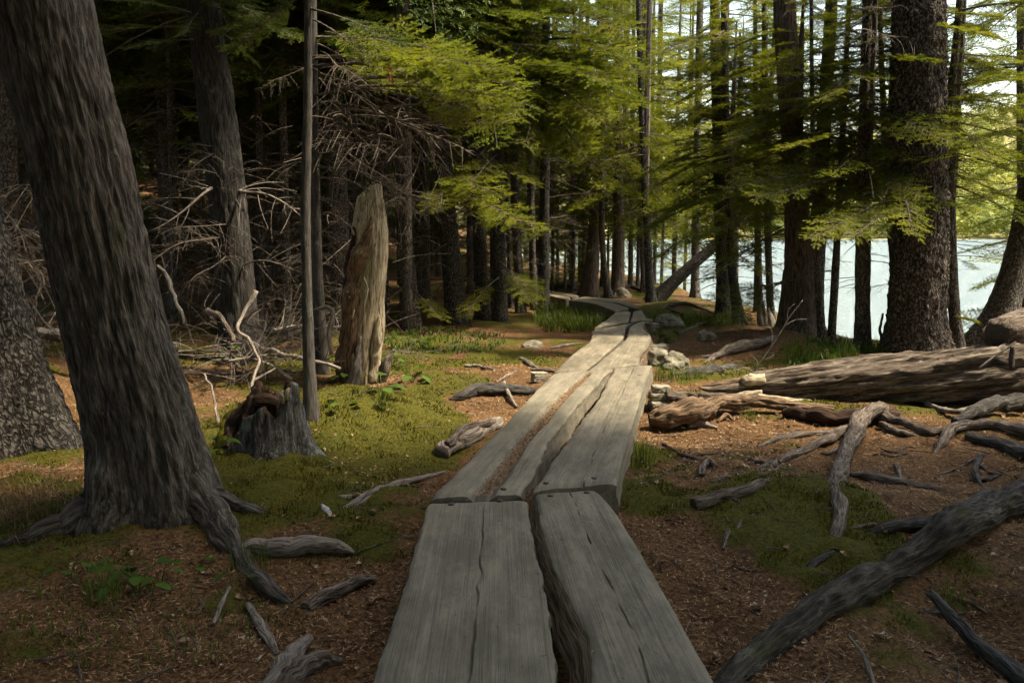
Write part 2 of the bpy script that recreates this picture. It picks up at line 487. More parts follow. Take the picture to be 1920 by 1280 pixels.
# ------------------------------------------------------------------ ground
def moss_mask(x, y):
    m = 0.55 * fbm(x * 0.8, y * 0.8, 4.4, 31, 3) + 0.42 * fbm(x * 3.2, y * 3.2, 7.7, 41, 3) + .05
    for px, py, r, a in MOSS_BLOBS:
        q = at_z(px, py, 0.03)
        m = m + a * np.exp(-((x - q[0]) ** 2 + (y - q[1]) ** 2) / (r * r))
    return m
MOSS_BLOBS = [(690, 800, 0.75, 0.9), (560, 880, 0.7, 0.8), (470, 930, 0.5, 0.7), (800, 880, 0.35, 0.25), (760, 690, 0.8, 0.5),
              (900, 640, 0.9, 0.35), (560, 980, 0.45, 0.6), (730, 1050, 0.25, 0.6), (560, 1160, 0.35, 0.6), (560, 745, 0.5, 0.6),
              (960, 700, 0.5, -0.7), (1000, 760, 0.4, -0.6), (720, 1150, 0.4, -0.6), (300, 1200, 0.7, -0.2), (200, 1150, 0.5, 0.3),
              (1260, 1080, 0.45, -1.0), (1330, 1180, 0.45, -1.0), (1420, 980, 0.5, 0.4), (1440, 1060, 0.35, 0.6), (1480, 850, 0.5, 0.45),
              (1330, 790, 0.5, -0.8), (1700, 870, 0.45, -0.8), (1720, 970, 0.35, -0.8), (1600, 1100, 0.4, 0.3), (1840, 1120, 0.4, -0.6),
              (1210, 940, 0.3, 0.6), (1220, 800, 0.3, 0.3), (1260, 700, 0.6, 0.4), (1300, 640, 0.8, -0.5), (1420, 650, 0.9, 0.0),
              (1100, 600, 1.2, 0.5), (1450, 700, 0.6, 0.4), (1560, 940, 0.4, 0.4)]

def graded(lo, hi, step, far_lo, far_hi, grow=1.16):
    mid = list(np.arange(lo, hi, step)); a = []; s = step; v = lo
    while v > far_lo: s *= grow; v -= s; a.append(v)
    b = []; s = step; v = mid[-1]
    while v < far_hi: s *= grow; v += s; b.append(v)
    return np.array(a[::-1] + mid + b)

gx = graded(-4.2, 5.6, 0.04, -260, 260)
gy = graded(1.2, 9.5, 0.04, -60, 420, 1.13)
GX, GY = np.meshgrid(gx, gy)
GZ = H(GX, GY)
MM = moss_mask(GX, GY)
nearw = sstep(11, 6, np.hypot(GX, GY))
GZ = GZ + nearw * sstep(-0.05, 0.4, MM) * (0.022 + 0.020 * fbm(GX * 9, GY * 9, 3.3, 61, 2))
GZ = GZ + nearw * 0.006 * fbm(GX * 22, GY * 22, 0.7, 66, 2)
ny_, nx_ = GX.shape
ii = (np.arange(ny_ - 1)[:, None] * nx_ + np.arange(nx_ - 1)[None, :]).ravel()
gF = np.stack([ii, ii + 1, ii + 1 + nx_, ii + nx_], 1)

def ground_material():
    t = NT('forest_floor')
    a = t.n('ShaderNodeAttribute'); a.attribute_name = 'moss'
    w = t.coord('world', (1, 1, 1))
    n1 = t.noise(w, 55, 5, 0.7); n2 = t.noise(w, 6, 4, 0.65); n3 = t.noise(w, 150, 3, 0.7)
    lit = t.ramp(n1, [(0.30, (0.024, 0.013, 0.006)), (0.45, (0.100, 0.055, 0.025)), (0.60, (0.180, 0.103, 0.046)), (0.75, (0.29, 0.19, 0.095))])
    lit = t.mix(t.ramp(n2, [(0.35, 0.0), (0.65, 0.6)]), lit, t.mix(1.0, lit, (0.55, 0.50, 0.46), 'MULTIPLY'))
    ms = t.ramp(n1, [(0.30, (0.018, 0.016, 0.005)), (0.5, (0.062, 0.056, 0.007)), (0.72, (0.130, 0.112, 0.014))])
    ms = t.mix(t.ramp(n2, [(0.4, 0.0), (0.7, 0.5)]), ms, (0.05, 0.065, 0.010))
    f = t.math('ADD', a.outputs['Fac'], t.math('MULTIPLY', t.math('SUBTRACT', n2, 0.5), 0.9))
    f = t.math('ADD', f, t.math('MULTIPLY', t.math('SUBTRACT', n1, 0.5), 0.5))
    col = t.mix(t.ramp(f, [(0.10, 0.0), (0.32, 1.0)]), lit, ms)
    h = t.math('ADD', n1, t.math('MULTIPLY', n3, 0.4))
    t.bsdf(col, 0.95, t.bump(h, 0.02), 0.1)
    return t.m
GROUND_M = ground_material()
ground = link('ground', np_mesh('ground', np.stack([GX, GY, GZ], -1), gF, [GROUND_M], True,
                                {'moss': ('FLOAT', MM)}))
ground['kind'] = 'structure'

def ground_z(x, y):
    """height of the finished sheet (with its moss swell)"""
    x = np.asarray(x, float); y = np.asarray(y, float)
    return H(x, y) + sstep(11, 6, np.hypot(x, y)) * sstep(-0.05, 0.4, moss_mask(x, y)) * 0.018

# ------------------------------------------------------------------ lake, far shore
def water_material():
    t = NT('lake_water')
    w = t.coord('world', (1, 1, 1))
    m1 = t.coord('world', (1.1, 3.2, 1))
    n1 = t.noise(m1, 1.6, 5, 0.65, 0.4)
    n2 = t.noise(t.coord('world', (4, 11, 1)), 1.0, 3, 0.6)
    h = t.math('ADD', n1, t.math('MULTIPLY', n2, 0.4))
    p = t.bsdf((0.20, 0.26, 0.29), 0.12, t.bump(h, 0.22), 0.8)  # lightened base colour stands in for bright sky reflected on the lake
    p.inputs['IOR'].default_value = 1.33
    return t.m
lake = link('lake', np_mesh('lake', [(-300, 3, -0.95), (900, 3, -0.95), (900, 900, -0.95), (-300, 900, -0.95)], np.array([[0, 1, 2, 3]]), [water_material()], False))
lake['kind'] = 'structure'

hx = np.linspace(-500, 1400, 120); hy = np.linspace(300, 1300, 60)
HX, HY = np.meshgrid(hx, hy)
hs = np.interp(HX, [-500, -100, 80, 400, 1400], [430, 400, 330, 315, 350])
def hill_h(x, y):
    s0 = np.interp(x, [-500, -100, 80, 400, 1400], [430, 400, 330, 315, 350])
    d = y - s0
    top = np.interp(x, [-500, 0, 60, 200, 350, 600, 1400], [110, 95, 75, 62, 90, 130, 120])
    return -2.5 + 2.2 * sstep(-8, 4, d) + top * sstep(0, 330, d) ** 0.8 + 5 * fbm(x * 0.012, y * 0.012, 0, 90, 3) * sstep(10, 90, d)
HZ = hill_h(HX, HY)
n2, n1 = HX.shape
ii = (np.arange(n2 - 1)[:, None] * n1 + np.arange(n1 - 1)[None, :]).ravel()
hills = link('hills', np_mesh('hills', np.stack([HX, HY, HZ], -1), np.stack([ii, ii + 1, ii + 1 + n1, ii + n1], 1),
             [plain('far_hillside', (0.17, 0.17, 0.05), (0.30, 0.25, 0.11), 0.05, 0.95, 'world')], True))
hills['kind'] = 'structure'
# the wood on the far shore: crowns of loose leaf clumps, one mass
def far_wood():
    rs = np.random.RandomState(5)
    tris = []
    n = 2600
    X = rs.uniform(60, 420, n); 
    s0 = np.interp(X, [-500, -100, 80, 400, 1400], [430, 400, 330, 315, 350])
    Y = s0 + 3 + rs.uniform(0, 1, n) ** 1.5 * 260
    Z = hill_h(X, Y)
    for k in range(n):
        hgt = rs.uniform(7, 15); r = hgt * rs.uniform(0.25, 0.42)
        m = 60
        u = rs.normal(size=(m, 3)); u /= np.linalg.norm(u, axis=1)[:, None]
        rr = rs.uniform(0.55, 1.0, (m, 1))
        c = u * rr * [r, r, hgt * 0.48] + [X[k], Y[k], Z[k] + hgt * 0.55]
        e = rs.normal(size=(m, 3, 3)) * r * 0.2
        tris.append(c[:, None, :] + e)
    T = np.concatenate(tris).reshape(-1, 3)
    o = link('far_wood', np_mesh('far_wood', T, np.arange(len(T)).reshape(-1, 3), [HILL_LEAF], False))
    o['kind'] = 'stuff'; o['label'] = 'sunlit yellow green wood on the far shore of the lake'; o['category'] = 'wood'
far_wood()

# ------------------------------------------------------------------ boardwalk
def plank_material():
    t = NT('weathered_plank')
    oi = t.n('ShaderNodeObjectInfo')
    g1 = t.noise(t.coord('bk', (75, 75, .5)), 1, 6, 0.65, 0.0)
    g2 = t.noise(t.coord('bk', (260, 260, 3)), 1, 4, 0.6, 0.0)
    st = t.noise(t.coord('bk', (8, 8, 2.6)), 1, 5, 0.75)
    sp = t.noise(t.coord('bk', (34, 34, 12)), 1, 4, 0.75)
    h = t.math('ADD', t.math('MULTIPLY', g1, 0.6), t.math('MULTIPLY', g2, 0.4))
    kn = t.noise(t.coord('bk', (9, 9, 1.6)), 1, 3, 0.6, 1.2)
    col = t.ramp(h, [(0.34, (0.060, 0.049, 0.034)), (0.45, (0.148, 0.127, 0.090)), (0.64, (0.215, 0.186, 0.133))])
    col = t.mix(t.ramp(st, [(0.42, 0.0), (0.60, 0.85)]), col, t.mix(1.0, col, (0.42, 0.42, 0.38), 'MULTIPLY'))
    col = t.mix(t.ramp(st, [(0.28, 0.6), (0.44, 0.0)]), col, (0.27, 0.220, 0.145))
    col = t.mix(t.ramp(kn, [(0.60, 0.0), (0.72, 0.55)]), col, (0.13, 0.095, 0.058))
    col = t.mix(t.ramp(sp, [(0.62, 0.0), (0.70, 0.7)]), col, (0.045, 0.038, 0.028))
    col = t.mix(t.math('MULTIPLY', oi.outputs['Random'], 0.3), col, (0.18, 0.165, 0.125))
    t.bsdf(col, 0.82, t.bump(h, 0.010, 0.9), 0.25)
    return t.m
PLANK_M = plank_material()
BOLT_M = plain('rusty_bolt', (0.03, 0.022, 0.018), (0.075, 0.055, 0.042), 60, 0.55)
BLOCK_M = bark_material('sawn_block_wood', (0.10, 0.085, 0.06), (0.27, 0.24, 0.18), (0.42, 0.38, 0.29), (0.34, 0.36, 0.26), 'fibre', 0.66)

boardwalk = thing('boardwalk', 'weathered grey plank boardwalk winding through the forest towards the far trees', 'boardwalk', (0, 0, 0))

def edge(pts, z0, z1):
    n = len(pts)
    return np.array([at_z(a, b, z0 + (z1 - z0) * k / max(1, n - 1)) for k, (a, b) in enumerate(pts)])

def along(P, n):
    d = np.concatenate([[0], np.cumsum(np.linalg.norm(np.diff(P, axis=0), axis=1))])
    t = np.linspace(0, d[-1], n)
    return np.stack([np.interp(t, d, P[:, k]) for k in range(3)], 1), d[-1]

def plank(left, right, z0=BOARD_Z, z1=BOARD_Z, thick=0.105, wane_l=0.0, wane_r=0.0, cracks=(), groove=None, seed=0,
          jag=(0.006, 0.006), sag=0.0, label=None, step=0.03, M=64, round_=0.007):
    Lp = edge(left, z0, z1); Rp = edge(right, z0, z1)
    if len(left) > 2: Lp = catmull(Lp, 8)
    if len(right) > 2: Rp = catmull(Rp, 8)
    ln = np.linalg.norm(np.diff(Lp, axis=0), axis=1).sum()
    N = max(8, int(ln / step))
    Lp, L = along(Lp, N); Rp, _ = along(Rp, N)
    s = np.linspace(0, L, N)
    X = Rp - Lp; wd = np.linalg.norm(X[:, :2], axis=1); Xn = X / wd[:, None]
    jl = jag[0] * (.6 * fbm(s * 2, seed, 0.1, 5, 2) + 0.5 * fbm(s * 16, seed, 2.1, 6, 3))
    jr = jag[1] * (.6 * fbm(s * 2, seed, 5.1, 7, 2) + 0.5 * fbm(s * 16, seed, 7.1, 8, 3))
    Lp = Lp + Xn * jl[:, None]; Rp = Rp + Xn * jr[:, None]
    u = np.linspace(0, 1, M)
    P = Lp[:, None, :] * (1 - u)[None, :, None] + Rp[:, None, :] * u[None, :, None]
    ax = u[None, :] * wd[:, None]                     # metres across
    dz = 0.0011 * fbm(ax * 30, s[:, None] * 1.2, seed * 1.3, 9, 3) - 0.004 * (np.abs(u - 0.5) * 2)[None, :] ** 6
    dz = dz - sag * np.sin(pi * s / L)[:, None]
    e = np.minimum(ax, wd[:, None] - ax)
    dz = dz - round_ * np.exp(-e / 0.009)
    es = np.minimum(s, L - s)[:, None]
    dz = dz - 0.010 * np.exp(-es / 0.015) * (1 + 0.7 * fbm(ax * 9, seed, 3.3, 12, 2))
    for (cu, w, dep) in cracks:                       # splits that run along the grain
        cu = np.asarray(cu, float)
        uc = np.interp(s / L, cu[:, 0], cu[:, 1]) * wd
        wob = 0.0035 * fbm(s * 3, seed, 8.8, 14, 3)
        on_ = ((s / L >= cu[0, 0]) & (s / L <= cu[-1, 0]))[:, None]
        ww = w * (0.6 + 0.5 * fbm(s * 5, seed, 1.8, 15, 2))[:, None]
        dd = np.abs(ax - uc[:, None] - wob[:, None])
        dz = dz - on_ * dep * np.clip(1 - dd / np.maximum(ww, 0.002), 0, 1)
    if groove is not None:
        gu, gw, gd = groove
        gu = np.asarray(gu, float)
        uc = np.interp(s / L, gu[:, 0], gu[:, 1]) * wd
        gwv = np.interp(s / L, gu[:, 0], gu[:, 2])[:, None] + 0.012 * fbm(s * 4, seed, 4.8, 16, 2)[:, None]
        dd = np.abs(ax - uc[:, None])
        dz = dz - gd * sstep(1.0, 0.45, dd / np.maximum(gwv, 0.01))
    P = P.copy(); P[:, :, 2] += dz
    # cross section: top, right side, underside, left side
    k = 6
    rows = [P]
    Bs = [np.stack([ax, dz * 0 + 0.0, s[:, None] + 0 * ax], -1)]
    for side, E, wn_, sg in (('r', P[:, -1], wane_r, 1), ('l', P[:, 0], wane_l, -1)):
        ks = range(1, k + 1) if side == 'r' else range(k, 0, -1)
        for q in ks:
            f = q / k
            off = wn_ * f ** .85 * (1 + 0.5 * fbm(s * 2.2, seed, 11 + (sg), 18, 2)) + 0.006 * fbm(s * 6, f * 3, seed + sg, 19, 2)
            R_ = E + Xn * (sg * off)[:, None]
            R_[:, 2] = E[:, 2] - thick * f + 0.004 * fbm(s * 5, f * 4, seed, 20, 2)
            rows.append(R_[:, None, :])
            axx = (wd + thick * f) if side == 'r' else (-thick * f) + 0 * wd
            Bs.append(np.stack([axx, -thick * f + 0 * wd, s], -1)[:, None, :])
    V = np.concatenate(rows, 1); B = np.concatenate(Bs, 1)
    K = V.shape[1]
    i = np.arange(N - 1)[:, None]; j = np.arange(K)[None, :]; jn = (j + 1) % K
    F = np.stack([i * K + j + 0 * jn, i * K + jn, (i + 1) * K + jn, (i + 1) * K + j + 0 * jn], -1).reshape(-1, 4)
    V = V.reshape(-1, 3); B = B.reshape(-1, 3)
    mid0 = (Lp[0] + Rp[0]) / 2; mid1 = (Lp[-1] + Rp[-1]) / 2
    dv = (mid1 - mid0)[:2]; dv = dv / np.linalg.norm(dv)
    rel = V[:, :2] - mid0[:2]
    topv = B[:, 1] > -1e-6
    B[:, 0] = np.where(topv, rel @ np.array([dv[1], -dv[0]]), B[:, 0]); B[:, 2] = rel @ dv      # the grain runs straight through the board
    B = B + [seed * 0.37, seed * 0.11, seed * 1.9]
    # the two sawn ends
    nv = len(V)
    c0 = V[:K].mean(0) ; c1 = V[(N - 1) * K:N * K].mean(0)
    c0[2] -= thick * 0.45; c1[2] -= thick * 0.45
    V = np.vstack([V, c0, c1]); B = np.vstack([B, B[:K].mean(0), B[(N - 1) * K:N * K].mean(0)])
    jj = np.arange(K); j2 = (jj + 1) % K
    T = np.vstack([np.stack([j2, jj, np.full(K, nv)], 1), np.stack([(N - 1) * K + jj, (N - 1) * K + j2, np.full(K, nv + 1)], 1)])
    c = V.mean(0)
    col = np.tile(np.arange(K), N - 1)
    side_l = (col >= M + k - 1) & (wane_l > .03); side_r = (col >= M - 1) & (col < M + k) & (wane_r > .03)
    mi = np.concatenate([np.zeros(len(T), int), (side_l | side_r).astype(int)])
    me = np_mesh('plank', V - c, [T[:, ::-1], F[:, ::-1]], [PLANK_M, BARK['wane']], True, {'bk': ('FLOAT_VECTOR', B)}, mi)
    me.set_sharp_from_angle(angle=radians(38))
    o = link('plank', me, boardwalk, c)
    if label: o['label'] = label
    return o

def bolt_mesh():
    g = Geo()
    th = np.linspace(0, 2 * pi, 14, endpoint=False)
    prof = [(0.014, -0.006), (0.014, 0.002), (0.010, 0.0055), (0.004, 0.0045)]
    V = [(r * cos(a), r * sin(a), z) for r, z in prof for a in th] + [(0, 0, 0.0045)]
    F = [(k * 14 + j, k * 14 + (j + 1) % 14, (k + 1) * 14 + (j + 1) % 14, (k + 1) * 14 + j) for k in range(3) for j in range(14)]
    g.add(V, F)
    g.F3.append(np.array([(42 + j, 42 + (j + 1) % 14, 56) for j in range(14)])); g.m3.append(np.zeros(14, int))
    return g.mesh('bolt', [BOLT_M])
BOLT = bolt_mesh()
def bolts(pl, spots, z):
    for a, b in spots:
        p = at_z(a, b, z)
        link('bolt', BOLT, pl, Vector(p) - pl.location, rot=(random.uniform(-.06, .06), random.uniform(-.06, .06), random.uniform(0, 3)))

p = plank([(632, 1500), (700, 1280), (755, 1100), (804, 940)], [(1068, 1500), (1043, 1280), (1026, 1130), (1000, 1010), (984, 934)], seed=1,
          cracks=[(((0, .52), (.45, .52), (.75, .56), (1, .55)), .006, .012)], jag=(0.010, 0.012), wane_l=0.015, step=0.02)
bolts(p, [(846, 945), (937, 938)], BOARD_Z + .001)
p = plank([(1120, 1500), (1112, 1280), (1104, 1200), (1062, 1110), (1030, 1040), (1010, 965), (1003, 922)],
          [(1475, 1500), (1345, 1280), (1238, 1095), (1172, 985), (1140, 940), (1118, 917)], z0=.243, z1=.243, seed=2, wane_l=0.05, wane_r=0.008,
          cracks=[(((0, .45), (.3, .46), (.6, .48), (.85, .5), (1, .55)), .0035, .010)], step=0.02, jag=(.008, .004))
bolts(p, [(1032, 929), (1100, 923)], .244)
p2 = plank([(806, 930), (880, 860), (972, 765), (1036, 699)], [(979, 922), (1003, 880), (1036, 820), (1086, 752), (1147, 691)], seed=3,
           groove=(((0, .56, .075), (.35, .56, .07), (.7, .60, .055), (.92, .66, .045), (.97, .66, .001), (1, .66, .001)), 0, 0.026), jag=(.012, .020), wane_r=0.02,
           wane_l=0.02, cracks=[(((.0, .80), (.35, .83)), .003, .006)])
bolts(p2, [(944, 916)], BOARD_Z + .001)
p = plank([(1003, 916), (1040, 862), (1078, 803), (1122, 745), (1155, 688)], [(1156, 903), (1183, 806), (1208, 722), (1222, 683)], z0=.262, z1=.262, seed=4,
          thick=.135, jag=(.016, .008), wane_l=.015, wane_r=.012, cracks=[(((0, .60), (.3, .52), (.6, .5), (1, .52)), .005, .016)])
bolts(p, [(1024, 905), (1114, 896)], .263)
plank([(1037, 697), (1075, 662), (1106, 638), (1111, 619)], [(1091, 700), (1125, 672), (1166, 635), (1174, 612), (1190, 604)], seed=5, jag=(.015, .012),
      cracks=[(((.1, .5), (.7, .55)), .005, .008)], step=0.05, M=40)
plank([(1096, 699), (1129, 672), (1171, 636), (1180, 613), (1196, 604)], [(1201, 680), (1200, 662), (1217, 641), (1221, 627), (1208, 615), (1210, 603)], seed=6,
      jag=(.012, .012), wane_r=.05, thick=.15, round_=.03, cracks=[(((.2, .55), (.5, .6)), .006, .010)], step=0.05, M=40)
plank([(1115, 613), (1139, 597), (1153, 585)], [(1178, 602.5), (1183, 583.5)], seed=7, jag=(.02, .015), step=0.06, M=30)
plank([(1182, 602.2), (1187, 583.2)], [(1212, 600), (1204, 580)], seed=8, jag=(.015, .02), step=0.06, M=30, cracks=[(((.2, .4), (.8, .5)), .01, .015)])
plank([(1153, 583), (1113, 569), (1066, 562)], [(1180, 576.5), (1140, 566), (1075, 559)], seed=9, jag=(.02, .02), step=0.06, M=30, thick=.14)
plank([(1184, 576), (1143, 565.5), (1079, 558.6)], [(1204, 578), (1180, 566), (1150, 560), (1092, 555.5)], seed=10, jag=(.02, .03), step=0.06, M=30, thick=.14)
plank([(1061, 560.5), (1029, 553), (985, 546)], [(1070, 557), (1035, 549.5), (990, 542.5)], seed=12, jag=(.02, .02), step=0.08, M=24, thick=.14)
plank([(1073, 556.7), (1037, 549.2), (992, 542.2)], [(1085, 553.5), (1045, 546.5), (1005, 540)], seed=13, jag=(.02, .02), step=0.08, M=24, thick=.14)

# sleepers under the plank ends, and the sawn blocks that show beside them
def box_geo(g, c, size, rz=0.0, seed=0, m=0, jitter=0.0022, axis=0):
    nx, ny, nz = 7, 4, 4
    sx, sy, sz = size
    V = []; F = []; B = []
    rs = np.random.RandomState(int(seed * 13) + 3)
    idx = {}
    def vid(i, j, k):
        key = (i, j, k)
        if key not in idx:
            idx[key] = len(V)
            q = np.array([(i / nx - .5) * sx, (j / ny - .5) * sy, (k / nz - .5) * sz])
            B.append((q[1] + seed, q[2] + seed, q[0]) if axis == 0 else (q[0] + seed, q[2], q[1]))
            edge_ = (i in (0, nx)) + (j in (0, ny)) + (k in (0, nz))
            if edge_ >= 2: q = q * (1 - 0.05 * (edge_ - 1))
            q = q + rs.normal(size=3) * jitter
            V.append((c[0] + q[0] * cos(rz) - q[1] * sin(rz), c[1] + q[0] * sin(rz) + q[1] * cos(rz), c[2] + q[2]))
        return idx[key]
    for a in range(nx):
        for b in range(ny):
            F.append((vid(a, b, 0), vid(a, b + 1, 0), vid(a + 1, b + 1, 0), vid(a + 1, b, 0)))
            F.append((vid(a, b, nz), vid(a + 1, b, nz), vid(a + 1, b + 1, nz), vid(a, b + 1, nz)))
        for b in range(nz):
            F.append((vid(a, 0, b), vid(a + 1, 0, b), vid(a + 1, 0, b + 1), vid(a, 0, b + 1)))
            F.append((vid(a, ny, b), vid(a, ny, b + 1), vid(a + 1, ny, b + 1), vid(a + 1, ny, b)))
    for a in range(ny):
        for b in range(nz):
            F.append((vid(0, a, b), vid(0, a, b + 1), vid(0, a + 1, b + 1), vid(0, a + 1, b)))
            F.append((vid(nx, a, b), vid(nx, a + 1, b), vid(nx, a + 1, b + 1), vid(nx, a, b + 1)))
    g.add(V, F, np.array(B), m)

def block(name, px, py, size, parent, z=None, rz=0.0, seed=0, mat=None):
    c = on(px, py) if z is None else at_z(px, py, z)
    g = Geo(); box_geo(g, (0, 0, 0), size, rz, seed)
    me = g.mesh(name, [mat or BLOCK_M], False)
    return link(name, me, parent, (c[0], c[1], c[2] if z is not None else c[2] + size[2] / 2))

def sleeper(pxl, pxr, py, zt, rz=0.0, seed=0, t=.14, over=0.06):
    a = at_z(pxl, py, zt); b = at_z(pxr, py, zt)
    L = np.linalg.norm(b - a) + over * 2
    c = (a + b) / 2
    g = Geo(); box_geo(g, (0, 0, 0), (L, .16, t), rz, seed)
    link('sleeper', g.mesh('sleeper', [BARK['dead']], False), boardwalk, (c[0], c[1], zt - t / 2 - .003))
sleeper(810, 1130, 925, BOARD_Z - .108, 0.05, 1, over=-0.02)
sleeper(1050, 1205, 690, BOARD_Z - .108, 0.1, 2, over=-.04)
sleeper(1120, 1205, 603, BOARD_Z - .108, 0.15, 3, over=-.05)
sleeper(1165, 1200, 580, BOARD_Z - .145, 0.5, 4, .2, over=.0)
sleeper(1064, 1088, 559, BOARD_Z - .145, 1.1, 5, .22, over=.2)
for px, py, sz, z, rz, sd in [(1238, 760, (.17, .15, .07), .055, .12, 1), (1236, 742, (.16, .14, .06), .122, .05, 2), (1239, 728, (.13, .12, .05), .18, .16, 3),
                              (1222, 622, (.16, .12, .07), .09, .1, 4), (1221, 611, (.20, .14, .07), .165, .02, 5), (1212, 603, (.16, .12, .07), .23, -.05, 6),
                              (1234, 655, (.18, .16, .10), .10, .2, 8)]:
    block('support_block', px, py, sz, boardwalk, z, rz, sd)
# needles fill the worn groove of the second left plank
def needle_soup(C, n, lng, wid, rs, lift=0.004, tilt=0.35):
    """C (n,3) centres -> thin two-triangle needles"""
    a = rs.uniform(0, 2 * pi, n); e = rs.normal(0, tilt, n)
    d = np.stack([np.cos(a) * np.cos(e), np.sin(a) * np.cos(e), np.sin(e)], 1)
    s = np.stack([-np.sin(a), np.cos(a), 0.3 * rs.normal(size=n)], 1)
    Lh = (lng * rs.uniform(0.5, 1.2, n))[:, None] / 2; Wh = (wid * rs.uniform(0.6, 1.3, n))[:, None] / 2
    C = C + [0, 0, lift]
    V = np.stack([C - d * Lh, C + s * Wh, C + d * Lh, C - s * Wh], 1).reshape(-1, 3)
    F = np.arange(n * 4).reshape(-1, 4)
    return V, F
def litter_material(name, cols):
    t = NT(name)
    w = t.coord('world', (1, 1, 1))
    v = t.n('ShaderNodeTexWhiteNoise'); v.noise_dimensions = '3D'
    sn = t.n('ShaderNodeVectorMath', operation='SNAP'); sn.inputs[1].default_value = (0.012, 0.012, 0.05)
    t.l(w, sn.inputs[0]); t.l(sn.outputs[0], v.inputs['Vector'])
    t.bsdf(t.ramp(v.outputs['Value'], cols), 0.9, None, 0.15)
    return t.m
NEEDLE_M = litter_material('fallen_needles', [(0.0, (0.045, 0.024, 0.011)), (0.4, (0.15, 0.080, 0.035)), (0.75, (0.26, 0.150, 0.070)), (1.0, (0.38, 0.27, 0.155))])
rs = np.random.RandomState(3)
n = 5200
ea = edge([(806, 930), (880, 860), (972, 765), (1036, 699)], BOARD_Z, BOARD_Z)
eb = edge([(980, 922), (1010, 880), (1048, 820), (1095, 752), (1147, 691)], BOARD_Z, BOARD_Z)
ea, _ = along(ea, 200); eb, _ = along(eb, 200)
tt = rs.uniform(0.0, .97, n); uu = np.interp(tt, [0, .35, .7, .92, 1], [.56, .56, .60, .66, .66]); ww = np.interp(tt, [0, .35, .7, .92, 1], [.13, .13, .11, .10, .05])
uu = uu + rs.normal(0, .5, n) * ww
k = (tt * 199).astype(int)
C = ea[k] * (1 - uu)[:, None] + eb[k] * uu[:, None]
C[:, 2] -= 0.020 - 0.012 * rs.uniform(0, 1, n) - 0.012 * np.clip(np.abs(rs.normal(0, .3, n)), 0, 1)
V, F = needle_soup(C, n, .030, .0035, rs, 0.002, .25)
o = link('needle_litter', np_mesh('needle_litter', V, F, [NEEDLE_M], False), boardwalk)
o['kind'] = 'stuff'; o['label'] = 'brown fallen needles filling the worn groove of a plank'
# needles in the slit between the first two planks
n = 900
tt = rs.uniform(0, 1, n) ** 1.5
a_ = edge([(985, 934), (1000, 1005), (1020, 1090)], .17, .15); b_ = edge([(1003, 922), (1012, 975), (1040, 1060)], .17, .15)
a_, _ = along(a_, 100); b_, _ = along(b_, 100); k = (tt * 99).astype(int); u = rs.uniform(-.2, 1.0, n)[:, None]
C = a_[k] * (1 - u) + b_[k] * u; C[:, 2] = .12 + .06 * (1 - tt) + rs.uniform(-.02, .02, n)
V, F = needle_soup(C, n, .03, .004, rs)
o = link('needle_litter', np_mesh('needle_litter', V, F, [NEEDLE_M], False), boardwalk); o['kind'] = 'stuff'

n = 1100
Yp = rs.uniform(1.3, 9, n); Xp = np.interp(Yp, PATH[:6, 1], PATH[:6, 0]) + rs.uniform(-.32, .32, n)
V, F = needle_soup(np.stack([Xp, Yp, np.full(n, BOARD_Z + .004) + .02 * ((Yp > 3.3) & (Xp > np.interp(Yp, PATH[:6, 1], PATH[:6, 0])))], 1), n, .026 * (.8 + .1 * Yp), .0022 * (.8 + .1 * Yp), rs, .002, .06)
o = link('needle_litter', np_mesh('needle_litter', V, F, [NEEDLE_M], False), boardwalk); o['kind'] = 'stuff'; o['label'] = 'loose brown needles strewn thinly over the planks'
# ------------------------------------------------------------------ foliage templates
def twigs_to_needles(base, dirv, nrm, ln, K, nl, nw, rs):
    """needle triangles along twigs; base/dirv/nrm (m,3), ln (m,)"""
    m = len(base)
    side = np.cross(dirv, nrm)
    out = []
    for k in range(K):
        f = (k + 0.6) / K
        for sg in (-1, 1, 0):
            if sg == 0 and k % 2: continue
            p = base + dirv * (ln * f)[:, None]
            jit = rs.normal(0, .22, (m, 3))
            if sg == 0:
                d = dirv * 0.7 + nrm * 0.7 + jit
            else:
                d = dirv * 0.62 + side * (0.78 * sg) + nrm * rs.uniform(-.1, .45, (m, 1)) + jit
            d /= np.linalg.norm(d, axis=1)[:, None]
            l = (nl * rs.uniform(.75, 1.15, m) * (1.0 - 0.35 * f))[:, None]
            w = dirv * (nw * 0.5)
            out.append(np.stack([p - w, p + w, p + d * l], 1))
    p = base + dirv * (ln * .85)[:, None]            # tip
    w = side * (nw * 0.6)
    out.append(np.stack([p - w, p + w, p + dirv * (nl * 1.2)], 1))
    return np.concatenate(out)

